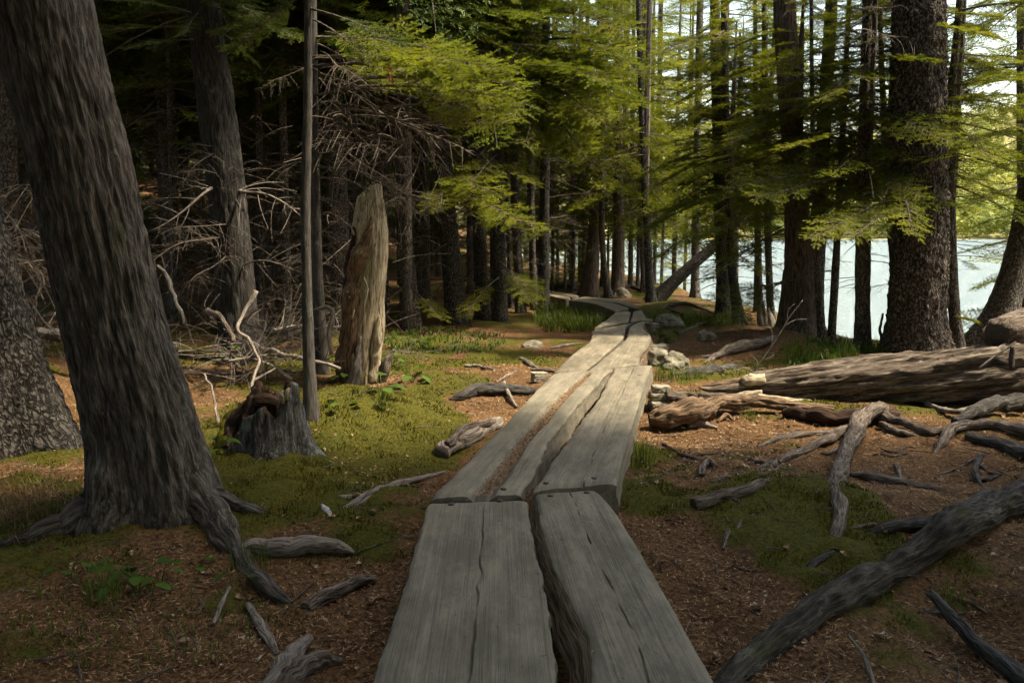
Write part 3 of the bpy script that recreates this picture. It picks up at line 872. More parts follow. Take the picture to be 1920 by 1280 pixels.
def bough(rs, lod, L=1.0, bare=0.25):
    """a flat spray along +X; returns leaf triangles and wood tubes"""
    bend = rs.uniform(-.10, .10)
    def axis(x):
        return np.stack([x, bend * x * x / L, -0.16 * x * x / L + 0.06 * np.maximum(0, x - .75 * L) + 0.04 * x], -1)
    bases, dirs, nrms, lens, wood = [], [], [], [], []
    xs = np.arange(bare * L, L, 0.040 if lod else 0.052)
    for q, x in enumerate(xs):
        for sg in (-1, 1):
            if rs.rand() < .10: continue
            p0 = axis(np.array([x]))[0]
            ls = (0.40 * L * (1 - (x / L)) ** .75 + .05) * rs.uniform(.55, 1.1) * min(1, .35 + (x / L - bare) * 3)
            ang = radians(rs.uniform(42, 66)) * sg
            d = np.array([cos(ang), sin(ang), rs.uniform(-.22, .12)])
            ns = max(2, int(ls / (0.030 if lod else .040)))
            ts = np.linspace(0.12, 1, ns)
            pts = p0 + d * (ls * ts)[:, None]
            pts[:, 2] -= 0.10 * (ls * ts) ** 2 / .3
            wood.append((p0, pts[-1]))
            for t_, pp in zip(ts, pts):
                for s2 in (-1, 1):
                    if rs.rand() < .12: continue
                    a2 = ang + s2 * radians(rs.uniform(38, 62))
                    dd = np.array([cos(a2), sin(a2), rs.uniform(-.30, .25)])
                    bases.append(pp); dirs.append(dd); nrms.append(np.array([rs.uniform(-.3, .3), rs.uniform(-.3, .3), 1]))
                    lens.append((.085 * (1 - t_ * .55)) * rs.uniform(.6, 1.15) * (0.6 + .5 * ls / (.4 * L)))
            bases.append(pts[-1]); dirs.append(d); nrms.append(np.array([0, 0, 1.0])); lens.append(.06)
    b = np.array(bases); d = np.array(dirs); d /= np.linalg.norm(d, axis=1)[:, None]
    nn = np.array(nrms); nn = nn - d * (nn * d).sum(1)[:, None]; nn /= np.linalg.norm(nn, axis=1)[:, None]
    ln = np.array(lens)
    if lod: T = twigs_to_needles(b, d, nn, ln, 8, .019, .0046, rs)
    else: T = twigs_to_needles(b, d, nn, ln, 3, .026, .0105, rs)
    g = Geo()
    x = np.linspace(0, L * .97, 7)
    geo_tube(g, axis(x), np.linspace(.011, .002, 7) * L, 5, m=1)
    if lod:
        for a, e in wood:
            geo_tube(g, np.array([a, e]), np.array([.0035, .0012]), 3, m=1, cap0=False, cap1=False)
    return T, g

def bough_mesh(name, rs, mat, L=1.0, bare=.25):
    T, g = bough(rs, 1, L, bare)
    g.add(T.reshape(-1, 3), np.arange(T.size // 3).reshape(-1, 3), None, 0)
    return g.mesh(name, [mat, BARK['twig']], False)

rsb = np.random.RandomState(101)
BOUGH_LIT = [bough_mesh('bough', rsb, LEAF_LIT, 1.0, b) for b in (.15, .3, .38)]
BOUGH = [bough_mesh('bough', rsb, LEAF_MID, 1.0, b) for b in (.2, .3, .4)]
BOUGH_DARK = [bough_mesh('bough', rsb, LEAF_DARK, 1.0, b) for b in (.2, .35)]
BOUGH_LO = [bough(rsb, 0, 1.0, b) for b in (.15, .2, .25, .3, .3)]

def crown_mesh(name, seed, mat, height, L0, nb, low=-12, high=25, lmin=.35, dead=0):
    rs = np.random.RandomState(seed)
    leafs = []; g = Geo()
    for i in range(nb):
        f = (i + rs.rand()) / nb
        h = height * f ** .92
        L = (L0 * (1 - f) ** .75 + lmin) * rs.uniform(.65, 1.15)
        az = i * 2.39996 + rs.uniform(-.5, .5); pit = radians(low + (high - low) * f + rs.uniform(-10, 10))
        T, gw = BOUGH_LO[rs.randint(len(BOUGH_LO))]
        M = np.array(Euler((rs.uniform(-.25, .25), -pit, az), 'XYZ').to_matrix())
        sc = np.array([L, L * rs.uniform(.75, 1.05), L])
        leafs.append((T.reshape(-1, 3) * sc) @ M.T + [0, 0, h])
        V = np.concatenate(gw.V) * sc @ M.T + [0, 0, h]
        n0 = g.n; g.add(V, gw.F4[0], None, 1)
    # stem inside the crown
    geo_tube(g, np.array([[0, 0, 0], [0, 0, height * .5], [0, 0, height]]), np.array([.07, .05, .01]), 7, m=1)
    for k in range(dead):
        az = rs.uniform(0, 6.28); h = rs.uniform(-1.2, height * .25); L = rs.uniform(.6, 1.3)
        q = np.linspace(0, 1, 5)[:, None]
        P = np.array([0, 0, h]) + np.array([cos(az), sin(az), rs.uniform(-.25, .15)]) * q * L + np.array([0, 0, -.25]) * q ** 2 * L
        geo_tube(g, P, np.linspace(.008, .002, 5), 3, m=1, cap0=False, cap1=False)
    LV = np.concatenate(leafs)
    g.add(LV, np.arange(len(LV)).reshape(-1, 3), None, 0)
    return g.mesh(name, [mat, BARK['twig']], False)

CROWN = {
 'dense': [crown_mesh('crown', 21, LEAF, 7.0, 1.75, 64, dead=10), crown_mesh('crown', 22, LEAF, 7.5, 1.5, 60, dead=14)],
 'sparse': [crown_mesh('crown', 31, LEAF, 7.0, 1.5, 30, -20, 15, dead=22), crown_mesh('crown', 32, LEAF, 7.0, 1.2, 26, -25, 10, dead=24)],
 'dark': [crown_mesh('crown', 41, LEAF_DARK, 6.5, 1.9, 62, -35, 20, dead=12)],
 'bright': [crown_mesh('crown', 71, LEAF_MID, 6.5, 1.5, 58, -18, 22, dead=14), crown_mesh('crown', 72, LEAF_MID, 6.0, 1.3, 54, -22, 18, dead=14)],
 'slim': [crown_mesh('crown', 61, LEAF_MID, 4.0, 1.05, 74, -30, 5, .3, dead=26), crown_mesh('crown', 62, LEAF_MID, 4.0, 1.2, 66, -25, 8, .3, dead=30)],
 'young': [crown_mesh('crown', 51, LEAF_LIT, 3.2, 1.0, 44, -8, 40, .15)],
}

# dead branch templates, one metre long along +X
def dead_branch_geo(rs, L=1.0, n_side=11, droop=.12, r0=.0075, side_len=.34, wild=.5):
    g = Geo()
    ph = rs.uniform(0, 6)
    x = np.linspace(0, L, 12)
    A = np.stack([x, .035 * np.sin(x * 5 + ph), -droop * x ** 2 + .025 * np.sin(x * 7 + ph)], 1)
    geo_tube(g, A, np.linspace(r0, r0 * .22, 12), 5)
    for k in range(n_side):
        t = rs.uniform(.12, .97); i = int(t * 11)
        p = A[i] + (A[min(11, i + 1)] - A[i]) * (t * 11 - i)
        az = rs.choice([-1, 1]) * radians(rs.uniform(25, 80)); l = side_len * (1.1 - t * .6) * rs.uniform(.4, 1.2)
        d = np.array([cos(az), sin(az), rs.uniform(-wild, wild * .5)])
        q = np.linspace(0, 1, 6)[:, None]
        curl = rs.uniform(.1, .7)
        P = p + d * q * l + np.array([.1 * rs.normal(), .1 * rs.normal(), -curl]) * q ** 2 * l
        r = r0 * .48 * (1 - t * .4)
        geo_tube(g, P, np.linspace(r, r * .35, 6), 3, cap0=False, cap1=False)
        for j in range(rs.randint(0, 4)):
            ii = rs.randint(1, 5); p2 = P[ii]; l2 = l * rs.uniform(.2, .5)
            d2 = rs.normal(size=3) * [1, 1, .7] + d * .6; d2 /= np.linalg.norm(d2)
            P2 = p2 + d2 * np.linspace(0, 1, 4)[:, None] * l2 + np.array([0, 0, -.35]) * np.linspace(0, 1, 4)[:, None] ** 2 * l2
            geo_tube(g, P2, np.linspace(r * .55, r * .25, 4), 3, cap0=False, cap1=False)
    return g
rsd = np.random.RandomState(77)
DEAD = [dead_branch_geo(rsd, n_side=ns, droop=dr, wild=w).mesh('dead_branch', [BARK['twig']], True) for ns, dr, w in ((18, .10, .5), (22, .2, .7), (14, .02, .4), (26, .15, .9))]
DEAD_BIG = [dead_branch_geo(rsd, n_side=ns, droop=dr, r0=.016, side_len=.45, wild=.8).mesh('dead_branch', [BARK['dead']], True) for ns, dr in ((14, .1), (18, -.1), (10, .25))]

def orient(a, b, roll=0.0):
    d = Vector(b) - Vector(a); L = d.length
    q = d.to_track_quat('X', 'Z')
    from mathutils import Quaternion
    q = q @ Quaternion((1, 0, 0), roll)
    return L, q.to_euler()

def put(name, me, parent, a, b, roll=0.0, sy=1.0):
    """a one-metre template from point a to point b (world); parent is an Empty without rotation"""
    L, e = orient(a, b, roll)
    off = Vector(parent.location) if parent is not None else Vector((0, 0, 0))
    return link(name, me, parent, Vector(a) - off, e, (L, L * sy, L))

# ------------------------------------------------------------------ trees
def bark_disp(kind, amp=1.0, seed=0):
    def f(bx, by, bz, th, R):
        if kind == 'fibre':
            n = fbm(bx * 32, by * 32, bz * 5.0, 3 + seed, 3); r = np.clip(1 - 1.3 * np.abs(n), 0, 1)
            return amp * (0.020 * r + 0.012 * fbm(bx * 6, by * 6, bz * .8, 9 + seed, 2) - .012) * np.clip(R / .2, .15, 1.3)
        n = fbm(bx * 26, by * 26, bz * 13, 4 + seed, 3)
        return amp * (0.020 * np.abs(n) + 0.009 * fbm(bx * 6, by * 6, bz * 1.5, 12 + seed, 2) - .006) * np.clip(R / .2, .15, 1.3)
    return f

KIND = {'cedar': 'fibre', 'cedar_far': 'fibre', 'red': 'fibre', 'spruce': 'scale', 'grey': 'scale', 'dark': 'scale', 'pole': 'scale', 'shade': 'scale'}
TREES = {}
def tree(name, label, pts, Y=None, bark='dark', nseg=14, step=.12, top=11.0, crown=None, flare=.5, amp=1.0, group=None, seed=None, lobes=5, key=None, dy=0.0):
    """pts: (pixel x, pixel y, pixel width) from the base upwards; Y: distance, taken from the ground under the base if not given"""
    seed = seed if seed is not None else len(TREES) + 1
    if Y is None: Y = on(pts[0][0], pts[0][1])[1]
    P = []
    for k, (a, b, w) in enumerate(pts):
        q = at_y(a, b, Y + dy * k); P.append([q[0], q[1], q[2], w * .5 * np.linalg.norm(q - [0, 0, CAM_Z]) / FPX])
    P = np.array(P)
    # the foot: carried down to the ground
    gz = hz(P[0, 0], P[0, 1])
    d = P[1] - P[0]; d = d / max(1e-6, abs(d[2]))
    if P[0, 2] > gz + .05:
        foot = P[0].copy(); kk = (P[0, 2] - gz)
        foot[:2] -= d[:2] * kk * .7; foot[2] = gz
        P = np.vstack([foot, P])
    else:
        P[0, 2] = gz
    P = np.vstack([P[0] - [d[0] * .15, d[1] * .15, .22, 0], P])
    # upwards, out of the picture, to the full height
    if P[-1, 2] < top:
        d = P[-1] - P[-2]; d = d / max(.05, d[2])
        zz = top - P[-1, 2]
        r1 = P[-1, 3]
        for f in (.33, .66, 1.0):
            P = np.vstack([P, [P[-1, 0] * 1, P[-1, 1] * 1, 0, 0]])
            P[-1, :2] = P[-2, :2] + d[:2] * zz * .33 * (1 - f * .7); P[-1, 2] = P[-2, 2] + zz * .33; P[-1, 3] = max(.02, r1 * (1 - .28 * f * 3 / 1.2 * .9))
    C = catmull(P, 10)
    C = resample(C, step)
    C[:, 3] = np.maximum(C[:, 3], .012)
    base = np.array([P[1, 0], P[1, 1], gz])
    hgt = C[:, 2] - gz
    dk = bark_disp(KIND[bark], amp, seed)
    def disp(bx, by, bz, th, R):
        hh = (bz - .2)
        fl = flare * R * np.exp(-np.clip(hh, 0, 9) / (.9 * R + .08)) * (.75 + .45 * np.cos(lobes * th + seed) + .25 * np.cos((lobes - 2) * th + seed * 2))
        return dk(bx, by, bz, th, R) + np.clip(fl, -.3 * R, 2 * R) + .06 * R * fbm(bx * 2, by * 2, bz * 1.2, 33 + seed, 2)
    g = Geo()
    geo_tube(g, C[:, :3], C[:, 3], nseg, disp, seed=seed * .61)
    t = thing(name, label, 'tree', base, group)
    link('trunk', g.mesh('trunk', [BARK[bark]], True, base), t)
    TREES[key or label] = t
    t_axis = C
    for (ct, z0, sc) in (crown or []):
        k = int(np.argmin(np.abs(C[:, 2] - gz - z0)))
        q = C[k, :3] - base
        ms = CROWN[ct]
        # lean of the stem above
        link('crown', ms[seed % len(ms)], t, q, (0, 0, seed * 1.7), sc if hasattr(sc, '__len__') else (sc, sc, sc))
    t['_axis'] = 0
    AXIS[t.name] = C
    del t['_axis']
    return t
AXIS = {}
def axis_at(t, z):
    C = AXIS[t.name]; k = int(np.argmin(np.abs(C[:, 2] - z))); return C[k, :3]

def dead_fan(t, zs, lens, azs, rs, big=False, pitch=(-.15, .2)):
    """bare branches from a trunk: heights, lengths, azimuth range"""
    for k in range(len(zs)):
        a = axis_at(t, zs[k]); az = rs.uniform(*azs); L = rs.uniform(*lens); e = rs.uniform(*pitch)
        b = a + np.array([cos(az) * cos(e), sin(az) * cos(e), sin(e)]) * L
        put('dead_branch', (DEAD_BIG if big else DEAD)[rs.randint(3)], t, a, b, rs.uniform(-.6, .6))

R1 = np.random.RandomState(500)
# --- the left side
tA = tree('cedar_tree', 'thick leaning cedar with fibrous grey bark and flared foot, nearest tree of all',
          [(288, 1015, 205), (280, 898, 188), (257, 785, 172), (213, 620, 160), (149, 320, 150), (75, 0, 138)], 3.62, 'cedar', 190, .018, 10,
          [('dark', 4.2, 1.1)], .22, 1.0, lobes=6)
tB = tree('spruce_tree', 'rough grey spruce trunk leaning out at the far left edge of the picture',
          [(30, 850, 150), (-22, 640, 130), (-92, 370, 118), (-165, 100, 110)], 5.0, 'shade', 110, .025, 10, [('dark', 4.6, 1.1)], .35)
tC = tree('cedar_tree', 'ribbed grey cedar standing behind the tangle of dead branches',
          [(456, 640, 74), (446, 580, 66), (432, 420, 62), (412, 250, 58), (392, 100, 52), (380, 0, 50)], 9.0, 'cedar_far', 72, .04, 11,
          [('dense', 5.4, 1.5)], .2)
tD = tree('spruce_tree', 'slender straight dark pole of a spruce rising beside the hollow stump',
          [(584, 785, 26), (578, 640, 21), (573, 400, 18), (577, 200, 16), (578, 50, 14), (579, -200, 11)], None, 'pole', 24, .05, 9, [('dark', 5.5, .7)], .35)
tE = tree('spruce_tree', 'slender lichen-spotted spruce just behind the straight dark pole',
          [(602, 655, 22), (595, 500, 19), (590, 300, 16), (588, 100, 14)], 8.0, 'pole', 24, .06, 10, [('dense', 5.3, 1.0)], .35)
LEFT = [  # base x, y, w, top x, y, w, Y, bark, label, crown base height
 (640, 560, 38, 626, 150, 30, 11.5, 'dark', 'dim broad trunk in the shade directly behind the broken snag', 3.3),
 (768, 592, 34, 752, 330, 26, 12.0, 'dark', 'dim trunk standing just to the right of the broken snag', 3.2),
 (856, 610, 38, 824, 230, 28, 12.6, 'grey', 'grey trunk slanting below the bright low spruce bough', 3.1),
 (905, 600, 26, 893, 240, 22, 13.2, 'grey', 'upright grey trunk second from the slanting grey trunk', 3.2),
 (939, 608, 26, 931, 250, 21, 12.8, 'grey', 'grey trunk with drooping twigs at its foot before the far dark poles', 3.1),
 (924, 592, 8, 922, 430, 7, 13.6, 'grey', 'very thin pale stem between two grey trunks', 3.0),
 (976, 594, 18, 964, 330, 15, 14.2, 'dark', 'dark pole in the row of poles left of the walk end', 3.0),
 (1002, 592, 14, 994, 330, 13, 14.8, 'dark', 'thin dark pole behind the row of poles left of the walk end', 3.0),
 (1019, 584, 21, 1022, 260, 18, 14.2, 'grey', 'grey trunk at the edge of the dark wood where the walk disappears', 3.0),
 (958, 592, 9, 952, 400, 8, 15.0, 'grey', 'thin pale pole deep between the dark poles', 3.0),
 (540, 590, 15, 533, 300, 13, 11.0, 'dark', 'thin dim trunk left of the slender straight pole', 3.2),
 (492, 600, 13, 486, 250, 11, 11.4, 'dark', 'thin dim trunk right of the ribbed grey cedar', 3.2),
 (720, 570, 20, 716, 300, 17, 13.5, 'dark', 'dim trunk seen in the gap close behind the snag', 3.2),
 (800, 585, 18, 796, 300, 16, 14.5, 'dark', 'dim trunk in the gap before the slanting grey trunk', 3.2),
 (330, 600, 16, 322, 200, 14, 11.0, 'dark', 'dim thin trunk right beside the leaning cedar', 3.2),
 (25, 560, 26, 10, 100, 22, 9.0, 'dark', 'dim trunk between the leaning cedar and the picture edge', 3.0),
]
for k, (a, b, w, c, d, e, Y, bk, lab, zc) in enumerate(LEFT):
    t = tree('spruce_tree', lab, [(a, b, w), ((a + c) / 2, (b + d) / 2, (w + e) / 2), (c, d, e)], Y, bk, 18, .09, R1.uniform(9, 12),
             [('dense', zc + .3, R1.uniform(.85, 1.1))] + ([('dense', 5.4, 1.6)] if k in (1, 2, 10, 12) else []), .45)  # second, larger crowns added above the view to shade the left wood
    dead_fan(t, list(R1.uniform(.5, 3.6, 14)), (.6, 1.5), (0, 6.28), R1)

# --- straight ahead, where the walk bends away
AHEAD = [
 ([(1103, 551, 34), (1112, 470, 25), (1118, 400, 23), (1126, 250, 17)], 17.0, 'red', 'reddish trunk with splayed foot leaning right beyond the bend of the walk', 2.0, 'bright'),
 ([(1141, 553, 14), (1130, 470, 11), (1128, 330, 10)], 16.6, 'dark', 'thin bowed dark stem next to the reddish trunk', 2.2, 'bright'),
 ([(1158, 553, 24), (1160, 430, 19), (1158, 250, 17)], 17.2, 'red', 'upright brown trunk in the middle of the group beyond the bend', 2.1, 'bright'),
 ([(1182, 534, 9), (1184, 340, 8)], 20.0, 'dark', 'thin dark trunk silhouetted on the lake left of the leaning trunk', 2.3, 'bright'),
 ([(1207, 547, 12), (1204, 400, 11)], 18.4, 'dark', 'dark trunk half hidden behind the pale brown trunk by the bend', 2.2, 'bright'),
 ([(1220, 563, 17), (1213, 430, 13), (1208, 330, 12)], 16.0, 'grey', 'pale brown slim trunk beside the leaning dark trunk', 2.1, 'bright'),
 ([(1303, 556, 16), (1304, 470, 15)], 18.0, 'dark', 'short dark trunk against the bright lake beyond the rooty mound', 1.9, 'bright'),
]
for k, (pts, Y, bk, lab, zc, ct) in enumerate(AHEAD):
    t = tree('spruce_tree', lab, pts, Y, bk, 16, .12, R1.uniform(9, 12), [(ct, zc, R1.uniform(.85, 1.1))], .5)
    dead_fan(t, list(R1.uniform(1.0, 3.4, 6)), (.5, 1.2), (0, 6.28), R1)
tL = tree('spruce_tree', 'dark trunk leaning far over towards the lake beyond the walk', [(1230, 560, 28), (1262, 530, 24), (1300, 495, 21), (1350, 450, 18), (1410, 380, 13)], 17.0, 'shade', 18, .1, 2.0, None, .3)

# --- the lake side
t1 = tree('spruce_tree', 'tall grey spruce with bare twigs, left of two close together by the lake', [(1357, 600, 26), (1352, 420, 22), (1347, 250, 21), (1340, 0, 16)], 13.4, 'grey', 22, .08, 12, [('slim', 1.9, 1.1)], .4)
t2 = tree('spruce_tree', 'mottled crooked spruce, right of two close together by the lake', [(1387, 618, 22), (1377, 540, 17), (1368, 440, 15), (1362, 250, 13)], 12.4, 'grey', 22, .08, 10, [('slim', 1.5, (1.0, 1.0, .75))], .6)
t3 = tree('spruce_tree', 'thin dark stem left of the split pale stump', [(1426, 598, 11), (1420, 400, 10)], 13.0, 'dark', 14, .1, 9, [('slim', 1.9, .8)], .4)
t4 = tree('spruce_tree', 'grey-green stem just right of the split pale stump', [(1446, 608, 14), (1440, 450, 12)], 12.6, 'grey', 14, .1, 9, [('slim', 2.0, .8)], .4)
t5 = tree('cedar_tree', 'broad red-brown cedar with buttressed foot at the lake edge', [(1498, 645, 96), (1500, 590, 72), (1500, 520, 60), (1497, 450, 48), (1488, 300, 38), (1475, 100, 36), (1470, 0, 34)], 10.6, 'red', 48, .05, 12, [('slim', 2.1, (1.1, 1.1, .6))], .12)
t6 = tree('cedar_tree', 'second stem rising close behind the broad red-brown cedar', [(1526, 640, 34), (1528, 500, 33), (1536, 400, 28), (1545, 250, 22)], 11.0, 'dark', 24, .08, 10, [('slim', 2.1, (1.0, 1.0, .6))], .3)
t7 = tree('spruce_tree', 'very thin dark stem close right of the broad red-brown cedar', [(1540, 655, 13), (1536, 560, 12), (1531, 470, 10)], 10.0, 'dark', 14, .1, 6, None, .3)
t8 = tree('spruce_tree', 'thin dark stem in front of open water right of the red-brown cedar', [(1558, 648, 15), (1567, 500, 13), (1572, 400, 11)], 10.4, 'dark', 14, .1, 7, [('slim', 2.4, .6)], .4)
t9 = tree('spruce_tree', 'straight medium dark trunk left of the big scaly spruce', [(1617, 665, 28), (1618, 500, 24), (1620, 300, 20), (1624, 100, 16)], 9.5, 'dark', 22, .07, 10, [('slim', 1.7, (1.0, 1.0, .75))], .3)
t10 = tree('spruce_tree', 'thin crooked stem half hidden behind the big scaly spruce', [(1682, 600, 12), (1674, 480, 12), (1664, 350, 10)], 10.6, 'dark', 14, .1, 8, [('slim', 2.2, .8)], .3)
t11 = tree('spruce_tree', 'big spruce with dark scaly bark behind the fallen log', [(1716, 690, 112), (1718, 600, 93), (1725, 400, 84), (1724, 200, 80), (1722, 0, 77)], 9.1, 'spruce', 130, .025, 13, None, .12, 1.3)
t12 = tree('spruce_tree', 'slim slightly leaning trunk right of the big scaly spruce', [(1797, 665, 20), (1788, 560, 17), (1782, 400, 15), (1783, 200, 14), (1795, 60, 12)], 9.6, 'dark', 20, .07, 9, [('slim', 1.9, (.9, .9, .7))], .3)
t13 = tree('spruce_tree', 'dark trunk slanting out of the right picture edge above the log', [(1852, 665, 66), (1880, 580, 50), (1905, 500, 42), (1928, 400, 38), (1955, 200, 34)], 9.8, 'dark', 36, .06, 10, None, .3)
t14 = tree('spruce_tree', 'thin upright stem seen high at the right edge over the lake', [(1926, 560, 15), (1918, 400, 14), (1914, 130, 12)], 11.5, 'dark', 14, .1, 9, [('slim', 1.7, 1.0)], .3)
for t in (t1, t2, t3, t4, t5, t6, t8, t9, t12, t14):
    dead_fan(t, list(R1.uniform(.8, 4.2, 9)), (.5, 1.4), (0, 6.28), R1)
for t, n_, z0, z1 in ((t1, 20, 2.2, 5.2), (t2, 16, 1.8, 5.0), (t3, 14, 1.8, 5.0), (t4, 14, 1.8, 5.0), (t5, 20, 1.9, 4.8), (t6, 18, 2.0, 4.8), (t8, 12, 2.2, 4.8), (t9, 18, 2.2, 4.6), (t10, 14, 2.2, 4.6), (t12, 22, 2.6, 4.8), (t14, 26, 1.8, 5.2), (t13, 14, 2.8, 4.8), (t11, 8, 3.2, 4.8)):
    for q in range(int(n_ * 1.25)):
        a = axis_at(t, R1.uniform(z0, z1)); az = R1.uniform(-2.2, 3.2); L = R1.uniform(.7, 1.5); e = R1.uniform(-.35, .1)
        put('bough', BOUGH[R1.randint(3)], t, a, a + np.array([cos(az) * cos(e), sin(az) * cos(e), sin(e)]) * L, R1.uniform(-.4, .4), R1.uniform(.7, 1.0))
for t in (t13, t11): dead_fan(t, list(R1.uniform(2.0, 4.2, 5)), (.6, 1.4), (2.2, 5), R1)

# ------------------------------------------------------------------ boughs and bare branches one can pick out
def bpart(t, s, e, Y0, Y1, kind, roll=0.0, sy=1.0, v=None):
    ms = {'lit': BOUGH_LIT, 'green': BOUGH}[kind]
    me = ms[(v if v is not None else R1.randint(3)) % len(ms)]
    return put('bough', me, t, at_y(s[0], s[1], Y0), at_y(e[0], e[1], Y1), roll, sy)

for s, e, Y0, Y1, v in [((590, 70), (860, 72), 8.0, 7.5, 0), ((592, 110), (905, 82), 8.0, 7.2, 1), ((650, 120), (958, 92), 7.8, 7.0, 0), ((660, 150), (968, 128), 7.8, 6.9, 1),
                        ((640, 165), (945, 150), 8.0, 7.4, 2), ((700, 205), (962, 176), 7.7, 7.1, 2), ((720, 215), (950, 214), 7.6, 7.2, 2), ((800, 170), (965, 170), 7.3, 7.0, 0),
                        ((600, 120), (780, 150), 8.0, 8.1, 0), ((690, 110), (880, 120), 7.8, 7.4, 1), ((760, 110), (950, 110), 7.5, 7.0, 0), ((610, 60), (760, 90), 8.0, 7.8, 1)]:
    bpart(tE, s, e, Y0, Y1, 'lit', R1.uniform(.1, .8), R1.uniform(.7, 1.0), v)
tS = TREES['grey trunk slanting below the bright low spruce bough']
for s, e, Y0, Y1 in [((832, 330), (932, 342), 12.4, 10.6), ((838, 345), (905, 362), 12.4, 11.0), ((845, 360), (1000, 408), 12.4, 10.8), ((850, 380), (985, 420), 12.4, 10.9), ((835, 350), (820, 372), 12.4, 10.8)]:
    bpart(tS, s, e, Y0, Y1, 'lit', R1.uniform(.1, .6), .8)
tG = TREES['grey trunk with drooping twigs at its foot before the far dark poles']
for s, e, Y0, Y1 in [((938, 500), (1022, 542), 12.7, 11.5), ((936, 490), (1005, 552), 12.7, 11.2), ((936, 520), (860, 575), 12.7, 11.5), ((930, 300), (1010, 330), 12.8, 11.6), ((932, 290), (890, 330), 12.8, 11.2)]:
    bpart(tG, s, e, Y0, Y1, 'green', R1.uniform(-.4, .1), .8)
bpart(TREES['dim trunk standing just to the right of the broken snag'], (768, 540), (832, 585), 12.0, 11.0, 'green', -.2)
tK = TREES['grey trunk at the edge of the dark wood where the walk disappears']
for s, e, Y0, Y1 in [((1022, 60), (1215, 95), 14.0, 12.2), ((1022, 90), (1240, 125), 14.0, 12.8), ((1022, 130), (965, 190), 14, 11.6), ((1020, 150), (1190, 165), 14, 12), ((1022, 160), (1120, 190), 14, 11.4),
                     ((1022, 170), (985, 235), 14, 11.8), ((1022, 190), (1175, 235), 14, 12.4), ((1022, 200), (1085, 262), 14, 11.6), ((1022, 110), (1140, 120), 14, 11.6), ((1022, 225), (960, 285), 14, 12.2),
                     ((1022, 20), (1180, 30), 14, 12), ((1022, 240), (1110, 300), 14, 12.4), ((1022, 40), (930, 110), 14, 12.2), ((1022, 75), (1165, 65), 14, 11.8)]:
    bpart(tK, s, e, Y0, Y1, 'lit' if s[1] > 50 else 'green', R1.uniform(.0, .7) * (1 if e[0] > s[0] else -1), R1.uniform(.7, 1.0))
for t, s, e, Y0, Y1 in [(t9, (1620, 310), (1365, 335), 9.5, 9.3), (t9, (1620, 330), (1420, 345), 9.5, 8.6), (t9, (1620, 250), (1470, 250), 9.5, 8.6), (t11, (1690, 360), (1712, 405), 9.0, 7.6),
                        (t11, (1690, 370), (1520, 415), 9.0, 8.2), (t11, (1690, 385), (1610, 420), 9.0, 7.8), (t5, (1470, 430), (1330, 500), 10.5, 9.6), (t5, (1475, 530), (1335, 548), 10.5, 9.8),
                        (t5, (1480, 520), (1370, 580), 10.5, 9.5), (t5, (1470, 400), (1340, 420), 10.5, 9.8), (t2, (1368, 420), (1310, 440), 12.4, 11.5), (t2, (1366, 470), (1440, 505), 12.4, 11.4),
                        (t1, (1350, 180), (1250, 220), 13.4, 12.4), (t1, (1350, 120), (1480, 160), 13.4, 12.2), (t1, (1350, 60), (1230, 90), 13.4, 12.5), (t5, (1480, 200), (1360, 250), 10.5, 9.8),
                        (t5, (1480, 120), (1600, 180), 10.5, 9.8), (t12, (1783, 480), (1835, 500), 9.6, 9.2), (t12, (1783, 600), (1830, 590), 9.6, 9.0), (t9, (1622, 120), (1540, 170), 9.5, 8.7),
                        (t9, (1621, 200), (1690, 240), 9.5, 8.7), (t14, (1915, 350), (1800, 370), 11.5, 10.9), (t14, (1915, 300), (1810, 330), 11.5, 11), (t14, (1915, 400), (1800, 420), 11.5, 11.2),
                        (t14, (1915, 250), (1830, 240), 11.5, 10.6), (t14, (1915, 180), (1800, 170), 11.5, 10.9), (t14, (1915, 110), (1810, 90), 11.5, 10.8), (t12, (1790, 130), (1900, 140), 9.6, 9.0),
                        (t12, (1790, 100), (1700, 40), 9.6, 9.0), (t13, (1945, 230), (1820, 250), 9.8, 9.3), (t12, (1795, 40), (1880, 60), 9.6, 8.8)]:
    bpart(t, s, e, Y0, Y1, 'green', R1.uniform(-.5, .2), R1.uniform(.65, .95))
# bare limbs of the slender lichen-spotted spruce, swept out to the right
for s, e, Y1, v in [((592, 115), (905, 165), 7.4, 0), ((592, 140), (845, 195), 7.5, 1), ((592, 175), (905, 180), 7.3, 2), ((592, 205), (880, 225), 7.4, 0), ((592, 230), (860, 215), 7.6, 2), ((592, 285), (830, 345), 7.3, 1),
                    ((592, 310), (820, 350), 7.5, 0), ((592, 330), (785, 385), 7.4, 2), ((592, 150), (760, 270), 7.6, 3), ((592, 190), (790, 300), 7.7, 3), ((592, 250), (770, 330), 7.9, 1), ((592, 375), (665, 380), 7.6, 2),
                    ((592, 215), (870, 280), 7.2, 3), ((592, 100), (700, 120), 7.2, 1), ((592, 265), (720, 250), 7.1, 3), ((592, 430), (660, 445), 7.7, 0), ((592, 120), (480, 150), 7.6, 1), ((592, 280), (500, 330), 7.5, 3),
                    ((592, 90), (820, 130), 7.7, 3), ((592, 160), (900, 240), 7.9, 1)]:
    put('dead_branch', DEAD[v], tE, at_y(s[0], s[1], 8.0), at_y(e[0], e[1], Y1), R1.uniform(-.5, .5), 1.3)
sprig = put('dead_sprig', bough_mesh('dead_sprig', np.random.RandomState(8), LEAF_RED, 1.0, .1), tE, at_y(738, 122, 7.4), at_y(728, 158, 7.35), 1.2, 1.4)
sprig['label'] = 'rust-coloured dead sprig hanging among the green needles'
